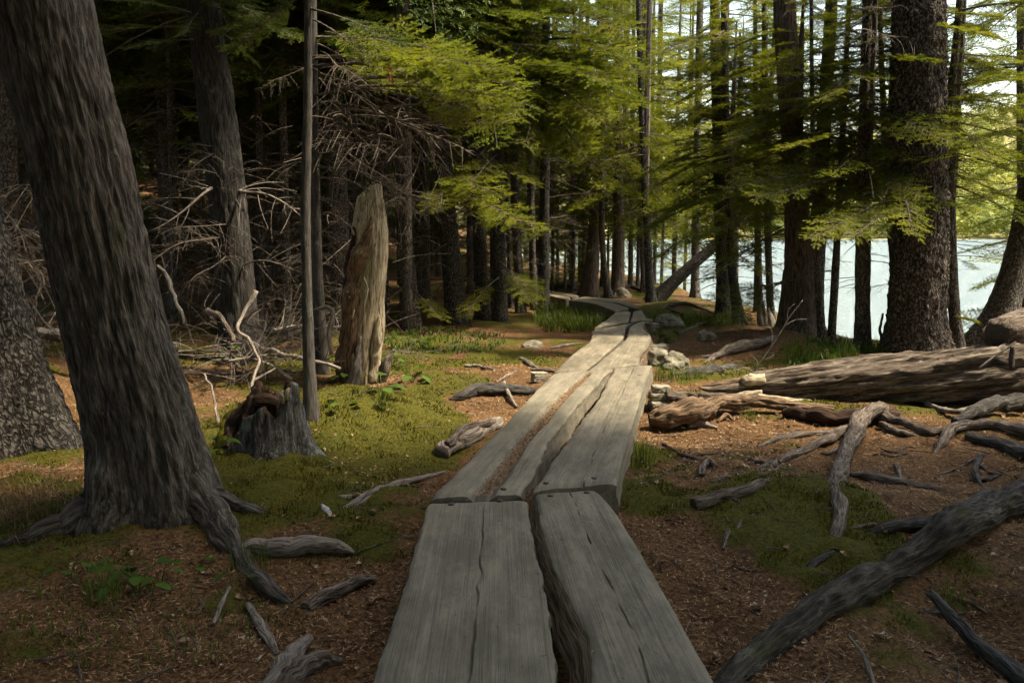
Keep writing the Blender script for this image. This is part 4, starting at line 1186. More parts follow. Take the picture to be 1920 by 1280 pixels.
# a long arching bare limb and twigs of the ribbed cedar
for s, e, Y1, v in [((440, 345), (525, 370), 8.2, 2), ((430, 345), (300, 400), 8.0, 2), ((425, 270), (335, 330), 8.2, 3), ((440, 420), (310, 410), 8.0, 1), ((440, 470), (330, 520), 8.0, 3), ((435, 330), (350, 310), 8.3, 3),
                    ((440, 500), (560, 490), 8.1, 0), ((430, 440), (290, 460), 7.8, 3)]:
    put('dead_branch', DEAD_BIG[v % 3] if v == 2 else DEAD[v], tC, at_y(s[0], s[1], 9.0), at_y(e[0], e[1], Y1), R1.uniform(-1, 1), 1.2)
for s, e in [((5, 420), (90, 380)), ((10, 470), (95, 440)), ((10, 380), (70, 300)), ((20, 500), (100, 520)), ((5, 350), (60, 420)), ((20, 540), (110, 600))]:
    put('dead_branch', DEAD[R1.randint(4)], TREES['dim trunk between the leaning cedar and the picture edge'], at_y(s[0], s[1], 8.9), at_y(e[0], e[1], 7.4), R1.uniform(-1, 1), 1.3)

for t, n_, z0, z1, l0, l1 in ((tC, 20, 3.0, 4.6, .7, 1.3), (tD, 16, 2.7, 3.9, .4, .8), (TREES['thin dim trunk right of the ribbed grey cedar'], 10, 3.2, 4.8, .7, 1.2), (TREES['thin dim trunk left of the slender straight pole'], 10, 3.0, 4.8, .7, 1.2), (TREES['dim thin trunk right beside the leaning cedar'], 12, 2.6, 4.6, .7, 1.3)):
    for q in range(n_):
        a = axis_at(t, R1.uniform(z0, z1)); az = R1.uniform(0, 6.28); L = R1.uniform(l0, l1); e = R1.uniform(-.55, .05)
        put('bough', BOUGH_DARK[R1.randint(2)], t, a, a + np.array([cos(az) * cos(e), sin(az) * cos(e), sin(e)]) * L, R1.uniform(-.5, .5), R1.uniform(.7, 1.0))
# ------------------------------------------------------------------ the wood further in
def bare_trunk_mesh(seed, h=9.0, r=.12):
    rs = np.random.RandomState(seed)
    z = np.linspace(-.3, h, 14)
    P = np.stack([.10 * fbm(z * .25, seed, .2, 4, 2), .10 * fbm(z * .25, seed, 3.2, 5, 2), z], 1)
    g = Geo(); geo_tube(g, P, np.linspace(r * 1.15, r * .4, 14), 12, bark_disp('scale', 1, seed), seed=seed)
    for k in range(26):
        zz = rs.uniform(.8, 5); az = rs.uniform(0, 6.28); L = rs.uniform(.4, 1.3)
        q = np.linspace(0, 1, 5)[:, None]; d = np.array([cos(az), sin(az), rs.uniform(-.3, .2)])
        A = np.array([0, 0, zz]) + d * q * L + np.array([0, 0, -.25]) * q * q * L
        geo_tube(g, A, np.linspace(.010, .003, 5), 3, cap0=False, cap1=False)
    return g.mesh('trunk', [BARK['dark']], True)
FT = [bare_trunk_mesh(s) for s in (3, 4, 5, 6)]
CROWN_H = {'dense': 7.0, 'sparse': 7.0, 'dark': 6.5, 'young': 3.2, 'slim': 4.0, 'bright': 6.0}
def far_tree(x, y, zc, ct, sc, lab, grp, k, trunk_s=1.0, name='spruce_tree'):
    t = thing(name, lab, 'tree', (x, y, hz(x, y)), grp)
    sz = sc[2] if hasattr(sc, '__len__') else sc
    top_ = max(z + CROWN_H[c] * sz for c, z in ct)          # the stem ends inside its topmost crown
    link('trunk', FT[k % 4], t, (0, 0, 0), (R1.uniform(-.015, .015), R1.uniform(-.015, .015), k * 1.3), (trunk_s, trunk_s, top_ * .95 / 9.0))
    for c, z in ct:
        link('crown', CROWN[c][k % len(CROWN[c])], t, (0, 0, z), (0, 0, k * 2.1), sc)
    return t
placed = []
def scatter(n, xr, yr, keep, mind):
    out = []; tries = 0
    while len(out) < n and tries < 5000:
        tries += 1
        x = R1.uniform(*xr); y = R1.uniform(*yr)
        if not keep(x, y): continue
        if min([9] + [math.hypot(x - a, y - b) for a, b in placed]) < mind: continue
        placed.append((x, y)); out.append((x, y))
    return out
def wood_label(x, y):
    px = 960 + FPX * x / y
    near = 'nearer' if y < 17 else 'farther'
    where = 'behind the leaning cedar' if px < 330 else 'behind the ribbed grey cedar' if px < 520 else 'behind the broken snag' if px < 760 else 'behind the slanting grey trunk' if px < 900 else 'beside the row of poles'
    return 'dim conifer in the shaded wood %s, one of the %s ones' % (where, near), 'dim trees %s (%s)' % (where, near)
def left_of(x, y): return x < -0.9 - max(0, (y - 16)) * .0 and path_dist(np.array([x]), np.array([y]))[0] > 1.2 and x > -.72 * y - 3
for k, (x, y) in enumerate(scatter(64, (-18, -.9), (10.5, 26), left_of, .95)):
    far_tree(x, y, 3, [('dense', R1.uniform(2.9, 3.6) if y < 15 else R1.uniform(2.2, 3.2)), ('dark', 5.4)], R1.uniform(1.0, 1.35), *wood_label(x, y), k, R1.uniform(.5, 1.2))
for k, (x, y) in enumerate(scatter(64, (-28, 1.0), (26, 46), lambda x, y: x > -.74 * y - 3, 1.5)):
    far_tree(x, y, 2, [('dense', R1.uniform(.2, 1.4)), ('dark', 4.5)], R1.uniform(1.2, 1.6), 'low-branched conifer closing the shaded wood far left', 'trees closing the wood', k, R1.uniform(.8, 1.4))
for k, (x, y) in enumerate(scatter(7, (-1.2, 2.2), (21, 33), lambda x, y: x < np.interp(y, SHORE_Y, SHORE_X) - .3 and path_dist(np.array([x]), np.array([y]))[0] > 1.2, 1.3)):
    far_tree(x, y, 2, [('bright', R1.uniform(.9, 2.2))], R1.uniform(.9, 1.2), 'sunlit conifer in the thin wood beyond the end of the walk', 'trees beyond the end of the walk', k, R1.uniform(.5, 1.0))
for k, (a, b, Y, s) in enumerate([(1070, 520, 20, .7), (1045, 520, 22, .8), (1010, 530, 19, .6), (1090, 520, 23, .9), (1060, 530, 18.5, .45), (1140, 520, 21, .6), (1240, 540, 21.5, .7), (1265, 560, 19.5, .5)]):
    q = at_y(a, b, Y); far_tree(q[0], Y, 0, [('young', .05)], s, ['bushy young spruce catching light behind the end of the walk', 'small young spruce at the water beyond the walk'][k >= 5], ['young spruces behind the walk', 'young spruces at the water'][k >= 5], k, .25)
for k, (x, y, z, s, lab) in enumerate([(4.3, 14.0, 2.3, .70, 'leafy spruce on the bank right of the mottled crooked spruce'), (4.4, 15.8, 2.3, .85, 'leafy spruce on the bank farther behind the thin stems')]):
    far_tree(x, y, z, [('bright', z)], (s, s, s * .62), lab, None, k, .5)

for k, (a, Y, z, s) in enumerate([(1035, 19.0, 1.7, .85), (1072, 18.2, 1.9, .8), (1095, 20.5, 1.6, .95), (1130, 19.4, 1.8, .9), (1168, 21.5, 1.7, 1.0), (1195, 19.0, 2.0, .8), (1228, 21.0, 1.7, .95), (1262, 19.5, 2.0, .75), (1285, 22.5, 1.6, .95), (1150, 23.5, 1.5, 1.1), (1085, 23.0, 1.5, 1.1), (1215, 24.0, 1.5, 1.1)]):
    x = (a - 960) / FPX * Y
    far_tree(x, Y, z, [('bright', z)], s * 1.25, 'fresh green spruce in the bright wood straight beyond the bend, %s' % ('in its front rank' if Y < 20 else 'in its second rank' if Y < 22 else 'at its back'), 'fresh green spruces beyond the bend, rank %d' % (1 if Y < 20 else 2 if Y < 22 else 3), k, .35)

# unseen trees added outside the picture to shade it
SHADE = [(2.3, -1.4, 3.6, 1.3), (-2.0, -1.0, 3.6, 1.3), (5.0, 2.2, 3.3, 1.4), (7.3, 2.5, 3.2, 1.5), (4.4, .8, 3.2, 1.4), (6.5, .9, 3.2, 1.5), (9.2, 2.4, 3, 1.5), (4.4, -1.2, 3.2, 1.4), (-3.4, .8, 4.0, 1.4), (-5.4, 3.0, 4.2, 1.5), (-2.8, -2.4, 3.0, 1.4),
         (1.0, -3.6, 3.2, 1.5), (-6.0, -.5, 2.4, 1.5), (-6.8, 5.6, 4.6, 1.4), (4.4, -4.0, 3.2, 1.5), (-1.4, -6.0, 2.4, 1.6), (-8.2, 8.0, 5.0, 1.4), (-9.5, 3.0, 2, 1.5), (2.6, -6.4, 2.4, 1.6), (-4.6, -6, 1.4, 1.6)]
for k, (x, y, z, s) in enumerate(SHADE):
    far_tree(x, y, z, [('dense' if k % 3 else 'dark', z), ('dense', z + 2.2)] + ([('dense', z + 4.6)] if k < 8 else []), s, 'tall unseen conifer added outside the picture to shade the walk', 'unseen trees added for shade outside the picture', k, 1.6)

# ------------------------------------------------------------------ fallen wood and roots
def on_lift(px, py, lift):
    """point seen at the pixel that floats `lift` above the ground"""
    d = ray(px, py)
    ts = np.concatenate([np.linspace(0.8, 12, 500), np.linspace(12.05, 60, 400)])
    zz = CAM_Z + d[2] * ts - H(d[0] * ts, d[1] * ts) - lift
    k = int(np.argmax(zz < 0)); t = ts[k]
    if k > 0: u = zz[k - 1] / (zz[k - 1] - zz[k]); t = ts[k - 1] + u * (ts[k] - ts[k - 1])
    return np.array([d[0] * t, d[1] * t, CAM_Z + d[2] * t])

def wood_disp(seed, amp=1.0, knob=.25):
    def f(bx, by, bz, th, R):
        r = np.clip(1 - 1.4 * np.abs(fbm(bx * 45, by * 45, bz * 6.0, 3 + seed, 3)), 0, 1)
        return amp * R * (.22 * r - .12) + .12 * R * fbm(bx * 18, by * 18, bz * 14, 44 + seed, 2) + knob * R * fbm(bx * 4, by * 4, bz * 5, 50 + seed, 3)
    return f

def limb(name, label, pts, mat='root', cat='root', group=None, nseg=26, knob=.25, amp=1.0, parent=None, seed=None, per=12, sink_end=True, taper_tip=True):
    """pts: (pixel x, pixel y, radius m, lift m) lying on the ground"""
    seed = seed if seed is not None else int(abs(pts[0][0] * 7 + pts[0][1])) % 97
    q = .8 if (mat in ('root', 'root_dark') and pts[0][0] > 1150) else 1.0
    P = np.array([list(on_lift(a, b, l * q)) + [r * q] for a, b, r, l in pts])
    C = catmull(P, per)
    C = resample(C, max(.012, P[:, 3].mean() * .22))
    s = np.linspace(0, 1, len(C))
    C[:, 0] += .25 * C[:, 3] * fbm(s * 9, seed, 1.1, 71, 2); C[:, 2] += .25 * C[:, 3] * fbm(s * 9, seed, 4.1, 72, 2)
    g = Geo(); geo_tube(g, C[:, :3], np.maximum(C[:, 3], .003), nseg, wood_disp(seed, amp, knob), seed=seed * .37)
    c = C[0, :3].copy()
    off = np.array(parent.location) if parent is not None else c
    o = link(name, g.mesh(name, [BARK[mat] if isinstance(mat, str) else mat], True, off), parent, (0, 0, 0) if parent is not None else c)
    if parent is None: tag(o, label, cat, group)
    elif label: o['label'] = label
    return o

# roots of the leaning cedar belong to it
limb('root', None, [(335, 900, .10, .14), (385, 955, .075, .06), (430, 1015, .05, .02), (482, 1080, .036, .008), (546, 1138, .018, -.012)], 'cedar', parent=tA)
limb('root', None, [(335, 850, .09, .20), (375, 910, .065, .08), (420, 942, .045, .03), (470, 956, .030, .01), (515, 966, .015, -.015)], 'cedar', parent=tA)
limb('root', None, [(225, 905, .10, .14), (170, 960, .075, .06), (110, 990, .055, .03), (40, 1014, .04, .01), (-40, 1040, .02, -.015)], 'cedar', parent=tA)

# the spreading root system on the right
limb('tree_root', 'arching grey root with pale worn top reaching down from the fallen log', [(1668, 772, .050, .05), (1640, 768, .070, .12), (1612, 785, .072, .13), (1597, 825, .058, .08), (1580, 870, .048, .045), (1568, 920, .042, .03), (1573, 970, .032, .012), (1562, 1030, .018, -.015)], 'root', nseg=24, knob=.35)
limb('tree_root', 'grey root branching left from the arching root over moss', [(1598, 800, .038, .08), (1560, 818, .036, .05), (1500, 846, .032, .03), (1440, 872, .022, .015), (1408, 888, .012, -.008)], 'root', knob=.35)
limb('tree_root', 'knobbly grey root running right from the top of the arching root', [(1640, 775, .045, .07), (1690, 792, .042, .05), (1735, 808, .036, .035), (1776, 806, .022, .005)], 'root', knob=.35)
limb('tree_root', 'short grey root below the knobbly one', [(1652, 795, .03, .04), (1690, 812, .032, .03), (1722, 818, .014, -.005)], 'root')
limb('tree_root', 'pale thin bowed root lying close under the fallen log', [(1728, 753, .018, .03), (1762, 765, .020, .04), (1795, 772, .022, .05), (1850, 754, .024, .06)], 'dead', knob=.2)
limb('tree_root', 'clawed root bending down at its tip, right of the arching root', [(1752, 852, .014, -.005), (1765, 828, .030, .03), (1785, 805, .042, .06), (1822, 795, .044, .06), (1868, 795, .044, .05), (1930, 812, .05, .05)], 'root', nseg=22, knob=.3)
limb('tree_root', 'thick root running up under the right end of the log', [(1790, 792, .03, .04), (1830, 772, .055, .08), (1872, 757, .07, .12), (1930, 752, .08, .14)], 'root_dark', nseg=22)
limb('tree_root', 'dark thick root at the right edge above the largest root', [(1812, 816, .035, .03), (1860, 828, .05, .05), (1930, 853, .06, .06), (2010, 890, .07, .06)], 'root_dark', nseg=22)
limb('tree_root', 'blunt cut-off grey root end pointing at the walk', [(1299, 945, .042, .035), (1325, 936, .046, .04), (1365, 926, .042, .035), (1417, 912, .035, .025), (1470, 895, .02, .0)], 'root', nseg=22, knob=.2)
limb('tree_root', 'half-buried root between the arching root and the largest root', [(1598, 890, .025, .005), (1630, 893, .042, .03), (1680, 903, .038, .025), (1730, 912, .028, .012), (1775, 920, .015, -.01)], 'root', nseg=20)
limb('tree_root', 'largest dark root, thick as an arm, crossing the lower right corner', [(1340, 1310, 0.034, 0.000), (1400, 1245, 0.043, 0.017), (1480, 1178, 0.047, 0.030), (1580, 1118, 0.051, 0.043), (1690, 1056, 0.056, 0.051), (1800, 988, 0.061, 0.068), (1920, 930, 0.068, 0.085), (2060, 880, 0.076, 0.102)], 'root_big', nseg=80, knob=.28)
limb('tree_root', 'dark root lying along the upper side of the largest root', [(1625, 998, .015, .0), (1665, 990, .028, .02), (1730, 978, .036, .035), (1800, 955, .040, .05), (1862, 922, .03, .07)], 'root_dark', nseg=18)
limb('tree_root', 'curled hook of root beside the litter near the walk', [(1316, 893, .022, .005), (1318, 872, .026, .03), (1330, 864, .024, .035), (1342, 875, .014, .01)], 'root')
limb('tree_root', 'low root half sunk in moss right of the curled hook', [(1334, 906, .014, .004), (1382, 890, .022, .018), (1437, 888, .014, .006), (1470, 870, .006, -.004)], 'root')
limb('tree_root', 'thin forked root climbing the mossy rise above the largest root', [(1498, 1100, .02, .0), (1520, 1065, .022, .02), (1556, 1038, .02, .018), (1622, 1012, .010, -.003)], 'root_dark')
limb('tree_root', 'stubby upright root tip in the moss near the blunt root', [(1356, 1030, .014, .0), (1362, 1005, .016, .02), (1366, 990, .010, .03)], 'root')
limb('tree_root', 'bent grey root tip next to the stubby one', [(1378, 1008, .012, .0), (1386, 985, .014, .025), (1398, 968, .007, .01)], 'root')
limb('tree_root', 'small vertical root on bare litter right of the arching root', [(1680, 870, .018, .025), (1686, 888, .016, .015), (1690, 905, .010, -.004)], 'root')
limb('tree_root', 'thin twisted root below the clawed one', [(1842, 850, .018, .02), (1828, 880, .020, .02), (1838, 905, .014, .01), (1850, 925, .006, -.004)], 'root_dark')
limb('tree_root', 'narrow root ridge beside the walk litter in the sun', [(1420, 838, .016, .0), (1470, 820, .024, .018), (1530, 812, .022, .012), (1570, 806, .012, .0)], 'root')
rr = np.random.RandomState(17)
for k, (a, b) in enumerate([(1490, 905), (1540, 930), (1620, 930), (1660, 985), (1700, 850), (1760, 890), (1430, 950), (1460, 1010), (1520, 985), (1600, 850), (1650, 840), (1400, 860), (1820, 900), (1880, 890), (1350, 850), (1560, 1075), (1240, 830), (1450, 815), (1720, 1150), (1850, 1150)]):
    az = rr.uniform(-.9, .9) + (pi if rr.rand() < .5 else 0); L = rr.uniform(60, 150); r = rr.uniform(.007, .017)
    limb('tree_root', 'thin brown rootlet surfacing from the soil between the larger roots', [(a, b, r, r * .2), (a + L * .35 * cos(az), b + L * .35 * sin(az) * .6 + rr.uniform(-8, 8), r * 1.1, r * .9), (a + L * .7 * cos(az), b + L * .7 * sin(az) * .6 + rr.uniform(-8, 8), r * .9, r * .7), (a + L * cos(az), b + L * sin(az) * .6, r * .4, -r)], 'root' if k % 2 else 'root_dark', group='thin rootlets among the roots', nseg=12)
limb('dead_branch', 'dark weathered branch slanting into the hollow at the lower right corner', [(1742, 1108, .02, .12), (1790, 1165, .03, .08), (1850, 1222, .034, .05), (1940, 1290, .036, .02)], 'root_dark', 'branch')
limb('dead_branch', 'pale thin stick standing askew in the hollow under the largest root', [(1590, 1190, .006, .06), (1622, 1235, .008, .03), (1640, 1290, .008, .01)], 'dead', 'branch', nseg=8)
# upper right, on the way to the lake
limb('mossy_log', 'low mossy log beside the grass at the stacked blocks', [(1258, 702, .03, .02), (1300, 697, .06, .03), (1350, 692, .06, .03), (1392, 686, .03, .0)], 'root_dark', 'log', nseg=20)
limb('bark_slab', 'dark slab of bark sloping up to the red-brown cedar', [(1320, 682, .02, .0), (1350, 663, .05, .05), (1395, 648, .07, .08), (1452, 634, .05, .06)], 'root', 'bark', nseg=18)
limb('dead_root', 'bleached forked root on the orange litter above the mossy log', [(1300, 672, .008, .0), (1325, 668, .02, .02), (1345, 665, .016, .015), (1375, 652, .006, .0)], 'dead', 'root')
limb('tree_root', 'root arching over the mound before the leaning trunk', [(1240, 580, .015, .0), (1252, 572, .035, .04), (1280, 569, .04, .05), (1312, 576, .035, .03), (1338, 588, .015, -.01)], 'root')
limb('tree_root', 'thin root trailing down from the mound by the rock', [(1250, 576, .03, .08), (1272, 586, .025, .03), (1290, 594, .012, .0)], 'root')
limb('tree_root', 'long root between the two rocks on the lake side', [(1275, 625, .012, .0), (1300, 612, .03, .03), (1322, 604, .028, .03), (1345, 606, .012, .0)], 'root')
limb('tree_root', 'pale roots heaped at the end of the walk', [(1028, 541, .03, .02), (1045, 536, .06, .08), (1072, 538, .05, .05), (1090, 547, .02, .0)], 'root')
limb('tree_root', 'looped dark root beside the slim pale brown trunk', [(1168, 545, .03, .0), (1180, 537, .05, .1), (1195, 542, .05, .06), (1214, 548, .04, .03)], 'root_dark')

# the fallen log with its splintered end
def px_tube(name, pts, mat, parent, nseg, disp, twist=0.0, step=.03, off=None, seed=1.0):
    P = np.array([list(at_y(a, b, Y)) + [px_size(r, Y)] for a, b, r, Y in pts])
    C = resample(catmull(P, 12), step)
    g = Geo(); geo_tube(g, C[:, :3], np.maximum(C[:, 3], .003), nseg, disp, twist=twist, seed=seed)
    off = np.array(parent.location) if parent is not None else C[0, :3]
    return link(name, g.mesh(name, [BARK[mat] if isinstance(mat, str) else mat], True, off), parent, (0, 0, 0) if parent is not None else off)

def log_disp(seed):
    def f(bx, by, bz, th, R):
        n = fbm(bx * 20, by * 20, bz * 2.2, 3 + seed, 3)
        plate = np.floor((n + 1.2) * 3.0) / 3.0
        return R * (.11 * (plate - 1.0) + .10 * n) + .10 * R * fbm(bx * 2, by * 2, bz * 2.0, 31 + seed, 2)
    return f
log = thing('fallen_log', 'long fallen tree trunk with shaggy brown bark and splintered end lying right of the walk', 'log', at_y(1400, 750, 6.65))
px_tube('trunk', [(1392, 726, 22, 6.7), (1420, 725, 31, 6.7), (1480, 722, 36, 6.65), (1560, 716, 41, 6.6), (1700, 709, 47, 6.5), (1850, 702, 53, 6.35), (1960, 698, 56, 6.25), (2300, 690, 60, 5.9)], 'log', log, 90, log_disp(3), twist=.45, step=.022)
for k, (pts, m) in enumerate([
    ([(1412, 712, 10, 6.62), (1380, 715, 9, 6.58), (1345, 720, 6, 6.55), (1318, 724, 1.5, 6.55)], 'rotten'),
    ([(1408, 722, 9, 6.60), (1370, 728, 9, 6.55), (1335, 730, 6, 6.52), (1310, 727, 2, 6.5)], 'log'),
    ([(1430, 712, 12, 6.58), (1402, 713, 12, 6.55), (1390, 712, 4, 6.54)], 'snag'),
    ([(1425, 738, 6, 6.55), (1395, 740, 6, 6.5), (1372, 742, 2, 6.48)], 'snag'),
    ([(1428, 735, 5, 6.48), (1400, 737, 5, 6.46), (1383, 740, 1.5, 6.45)], 'snag'),
    ([(1520, 752, 5, 6.42), (1470, 750, 6, 6.42), (1420, 742, 5, 6.43), (1395, 738, 1.5, 6.44)], 'snag'),
    ([(1405, 730, 14, 6.66), (1360, 736, 10, 6.62), (1320, 738, 4, 6.6)], 'rotten')]):
    px_tube('splinter', pts, m, log, 10, wood_disp(k + 3, 1.6, .2), step=.02, seed=k)
px_tube('branch_stub', [(1896, 690, 5, 6.05), (1897, 670, 5, 6.06), (1899, 650, 4, 6.06)], 'root_dark', log, 10, wood_disp(4), step=.02)
px_tube('branch_stub', [(1836, 690, 2.5, 6.12), (1860, 672, 2.2, 6.1), (1885, 655, 1.8, 6.1), (1905, 640, 1.2, 6.1)], 'dead', log, 7, wood_disp(4), step=.02)
l2 = thing('cut_log', 'short grey log resting on top of the fallen trunk at the right edge', 'log', at_y(1900, 640, 6.5))
px_tube('trunk', [(1867, 632, 22, 6.35), (1878, 628, 32, 6.4), (1910, 618, 34, 6.5), (1960, 605, 35, 6.7), (2050, 590, 36, 7.0)], 'log', l2, 44, log_disp(8), step=.02, seed=4)
px_tube('branch_stub', [(1885, 648, 8, 6.3), (1875, 655, 6, 6.25), (1862, 668, 3, 6.2)], 'dead', l2, 9, wood_disp(2), step=.02)

limb('rotten_log', 'curved piece of rotten brown log between the blocks and the fallen trunk', [(1216, 786, .06, .07), (1250, 782, .085, .085), (1300, 772, .085, .10), (1345, 757, .07, .11), (1400, 752, .06, .10), (1480, 758, .055, .07), (1560, 768, .03, .02)], 'rotten', 'log', nseg=36, knob=.35, amp=1.4)
limb('bark_slab', 'ragged strip of brown bark behind the curved rotten log', [(1250, 745, .05, .10), (1300, 745, .065, .11), (1350, 748, .05, .12), (1420, 742, .03, .10)], 'log', 'bark', nseg=24, knob=.4, amp=1.5)
limb('rotten_log', 'dark rotten log lying in the shadow under the fallen trunk', [(1470, 772, .04, .05), (1540, 780, .06, .05), (1610, 782, .06, .05), (1680, 778, .05, .04)], 'stump_in', 'log', nseg=22)
limb('wood_chunk', 'pale broken wood on the litter below the curved rotten log', [(1290, 800, .012, .01), (1320, 796, .022, .02), (1345, 802, .010, .012)], 'dead', 'wood', nseg=9)
limb('wood_chunk', 'orange splinter of wood beside the pale broken wood', [(1345, 790, .010, .01), (1362, 778, .018, .04), (1375, 788, .008, .01)], 'rotten', 'wood', nseg=9)

# left of the walk
limb('dead_branch', 'short thick weathered branch with broken end between the cedar and the walk', [(452, 1026, .03, .025), (500, 1025, .036, .035), (560, 1024, .036, .035), (620, 1021, .034, .035), (645, 1026, .022, .03), (664, 1036, .006, .015)], 'dead', 'branch', nseg=20)
limb('dead_branch', 'long grey branch pointing to the walk beside the pale chips', [(640, 957, .016, .01), (690, 930, .024, .02), (735, 911, .022, .02), (790, 896, .016, .018), (835, 884, .006, .01)], 'dead', 'branch')
limb('dead_branch', 'short pale branch above the long grey branch', [(622, 931, .014, .012), (655, 931, .018, .018), (690, 921, .008, .012)], 'dead', 'branch')
limb('dead_branch', 'dark splintered branch on the litter at the edge of the first plank', [(570, 1138, .02, .015), (615, 1114, .032, .025), (662, 1094, .028, .025), (705, 1083, .012, .015)], 'root', 'branch')
limb('dead_branch', 'pale stick lying on dark moss at the bottom left', [(465, 1135, .013, .012), (482, 1158, .017, .016), (500, 1190, .016, .014), (520, 1228, .006, .005)], 'dead', 'branch')
limb('split_wood', 'grey flat split of wood at the bottom edge left of the walk', [(582, 1198, .018, .02), (555, 1225, .03, .025), (520, 1265, .032, .025), (490, 1300, .03, .02)], 'dead', 'wood', nseg=9)
limb('split_wood', 'darker broken split of wood beside the grey flat one', [(640, 1236, .02, .015), (590, 1240, .04, .025), (550, 1265, .045, .025), (520, 1310, .04, .02)], 'root', 'wood', nseg=10)
limb('dead_branch', 'thin stick reaching from the broken branch towards the walk', [(666, 1024, .006, .012), (700, 1019, .008, .014), (735, 1014, .007, .012), (775, 1005, .003, .01)], 'dead', 'branch', nseg=8)
limb('dead_branch', 'thin fallen twig in the moss near the cedar roots', [(400, 1170, .008, .01), (415, 1130, .010, .03), (430, 1100, .006, .05)], 'dead', 'branch', nseg=8)
limb('wood_chip', 'small pale chip of wood upright on the moss', [(604, 946, .006, .035), (611, 956, .016, .025), (617, 966, .013, .012), (624, 978, .004, .0)], plain('pale_chip', (.26, .25, .25), (.42, .40, .40), 30, .8, 'bk'), 'wood', nseg=8)
limb('log_end', 'weathered log poking out from under the left plank', [(826, 852, .055, .05), (850, 835, .062, .06), (890, 812, .058, .05), (935, 790, .045, .03)], 'dead', 'log', nseg=24)
limb('log_end', 'bark-covered log lying above the one poking out from the plank', [(838, 836, .03, .10), (862, 812, .035, .11), (900, 797, .03, .09), (930, 790, .02, .06)], 'root', 'log', nseg=16)
limb('tree_root', 'mossy root rising like a step left of the walk', [(843, 752, .015, .0), (870, 738, .04, .04), (905, 729, .05, .05), (960, 731, .05, .04), (1005, 734, .03, .02)], 'root_dark')
limb('dead_branch', 'bent pale stick leaning on the mossy step', [(945, 716, .012, .05), (950, 730, .016, .05), (958, 745, .014, .03), (969, 763, .010, .01)], 'dead', 'branch', nseg=10)
limb('dead_branch', 'short brown branch lying on orange litter under the snag', [(872, 686, .014, .012), (895, 686, .02, .018), (930, 693, .010, .008)], 'dead', 'branch', nseg=10)
limb('dead_branch', 'thin branch between the short brown one and the walk', [(930, 716, .010, .012), (950, 704, .013, .014), (970, 694, .006, .01)], 'dead', 'branch', nseg=8)
limb('dead_branch', 'thick tapering branch end near the middle of the walk', [(976, 672, .024, .02), (992, 682, .03, .025), (1014, 695, .012, .01)], 'root', 'branch', nseg=12)
limb('dead_branch', 'branch running under the edge of the walk', [(995, 692, .014, .012), (1020, 693, .02, .018), (1045, 696, .015, .012)], 'root', 'branch', nseg=10)
limb('dead_branch', 'slender branch on bare soil behind the flat stone', [(1033, 652, .010, .01), (1060, 647, .016, .016), (1092, 643, .008, .008)], 'dead', 'branch', nseg=10)
block('support_block', 1011, 716, (.14, .10, .09), boardwalk, None, .4, 21)

# ------------------------------------------------------------------ snag and stump
ys = on(676, 712)[1]
snag = thing('broken_snag', 'tall broken snag of bare pale wood with ragged dark bark', 'snag', on(676, 712))
def snag_disp(bx, by, bz, th, R):
    r = (1 - np.abs(fbm(bx * 16, by * 16, bz * 1.0, 77, 3))) ** 2
    return R * (.16 * r - .10) + .14 * R * fbm(bx * 3, by * 3, bz * 1.6, 78, 3)
def snag_body():
    pts = [(676, 735, 38), (678, 700, 36), (682, 640, 34), (688, 560, 35), (691, 500, 35), (694, 440, 33), (695, 400, 29), (694, 372, 25), (693, 355, 22)]
    P = np.array([list(at_y(a, b, ys)) + [px_size(w, ys)] for a, b, w in pts])
    C = resample(catmull(P, 10), .02)
    V, F, T, B = tube(C[:, :3], C[:, 3], 64, snag_disp)
    # slanting sawn top: lower on the left
    n = len(C); top = np.zeros(len(V), bool); top[(n - 3) * 64:] = True
    xl = V[:, 0] - C[-1, 0]
    V[top, 2] += .07 * (xl[top] / C[-1, 3])
    g = Geo(); n0 = g.n; g.add(V, F, B, 0); g.F3.append(T); g.m3.append(np.zeros(len(T), int))
    return g.mesh('bare_wood', [BARK['snag']], True, snag.location)
link('bare_wood', snag_body(), snag)
for k, (pts, m) in enumerate([
    ([(642, 715, 16, -.05), (650, 640, 18, -.10), (660, 560, 17, -.14), (672, 490, 14, -.16), (690, 440, 6, -.17), (698, 425, 2, -.17)], 'rotten'),
    ([(654, 730, 12, -.12), (658, 660, 13, -.13), (662, 600, 11, -.14), (668, 545, 7, -.15), (676, 515, 2, -.16)], 'rotten'),
    ([(648, 640, 9, -.05), (654, 560, 11, -.08), (660, 480, 9, -.10), (664, 440, 6, -.11), (662, 425, 2, -.11)], 'stump_in'),
    ([(668, 500, 6, -.13), (680, 455, 6, -.15), (692, 425, 4, -.16), (696, 405, 1, -.16)], 'rotten'),
    ([(700, 715, 10, -.12), (704, 660, 9, -.13), (708, 620, 6, -.14), (710, 590, 2, -.13)], 'snag'),
    ([(715, 720, 8, -.12), (722, 690, 9, -.12), (732, 665, 6, -.10), (740, 655, 2, -.1)], 'root'),
    ([(655, 735, 12, -.2), (668, 700, 10, -.22), (672, 660, 6, -.2), (676, 630, 2, -.18)], 'dead')]):
    P = [(a, b, r, ys + dyy) for a, b, r, dyy in pts]
    px_tube('bark_slab', P, m, snag, 14, wood_disp(k + 20, 2.0, .35), step=.02, seed=k + 2)
for k, (a, b, c, d) in enumerate([(694, 430, 704, 400), (664, 440, 658, 425), (676, 440, 682, 415), (690, 540, 686, 560), (656, 560, 652, 545), (700, 470, 706, 452), (664, 580, 660, 598), (682, 520, 690, 540)]):
    px_tube('splinter', [(a, b, 2.2, ys - .2), ((a + c) / 2, (b + d) / 2, 2.0, ys - .22), (c, d, .5, ys - .24)], 'snag', snag, 6, None, step=.015)

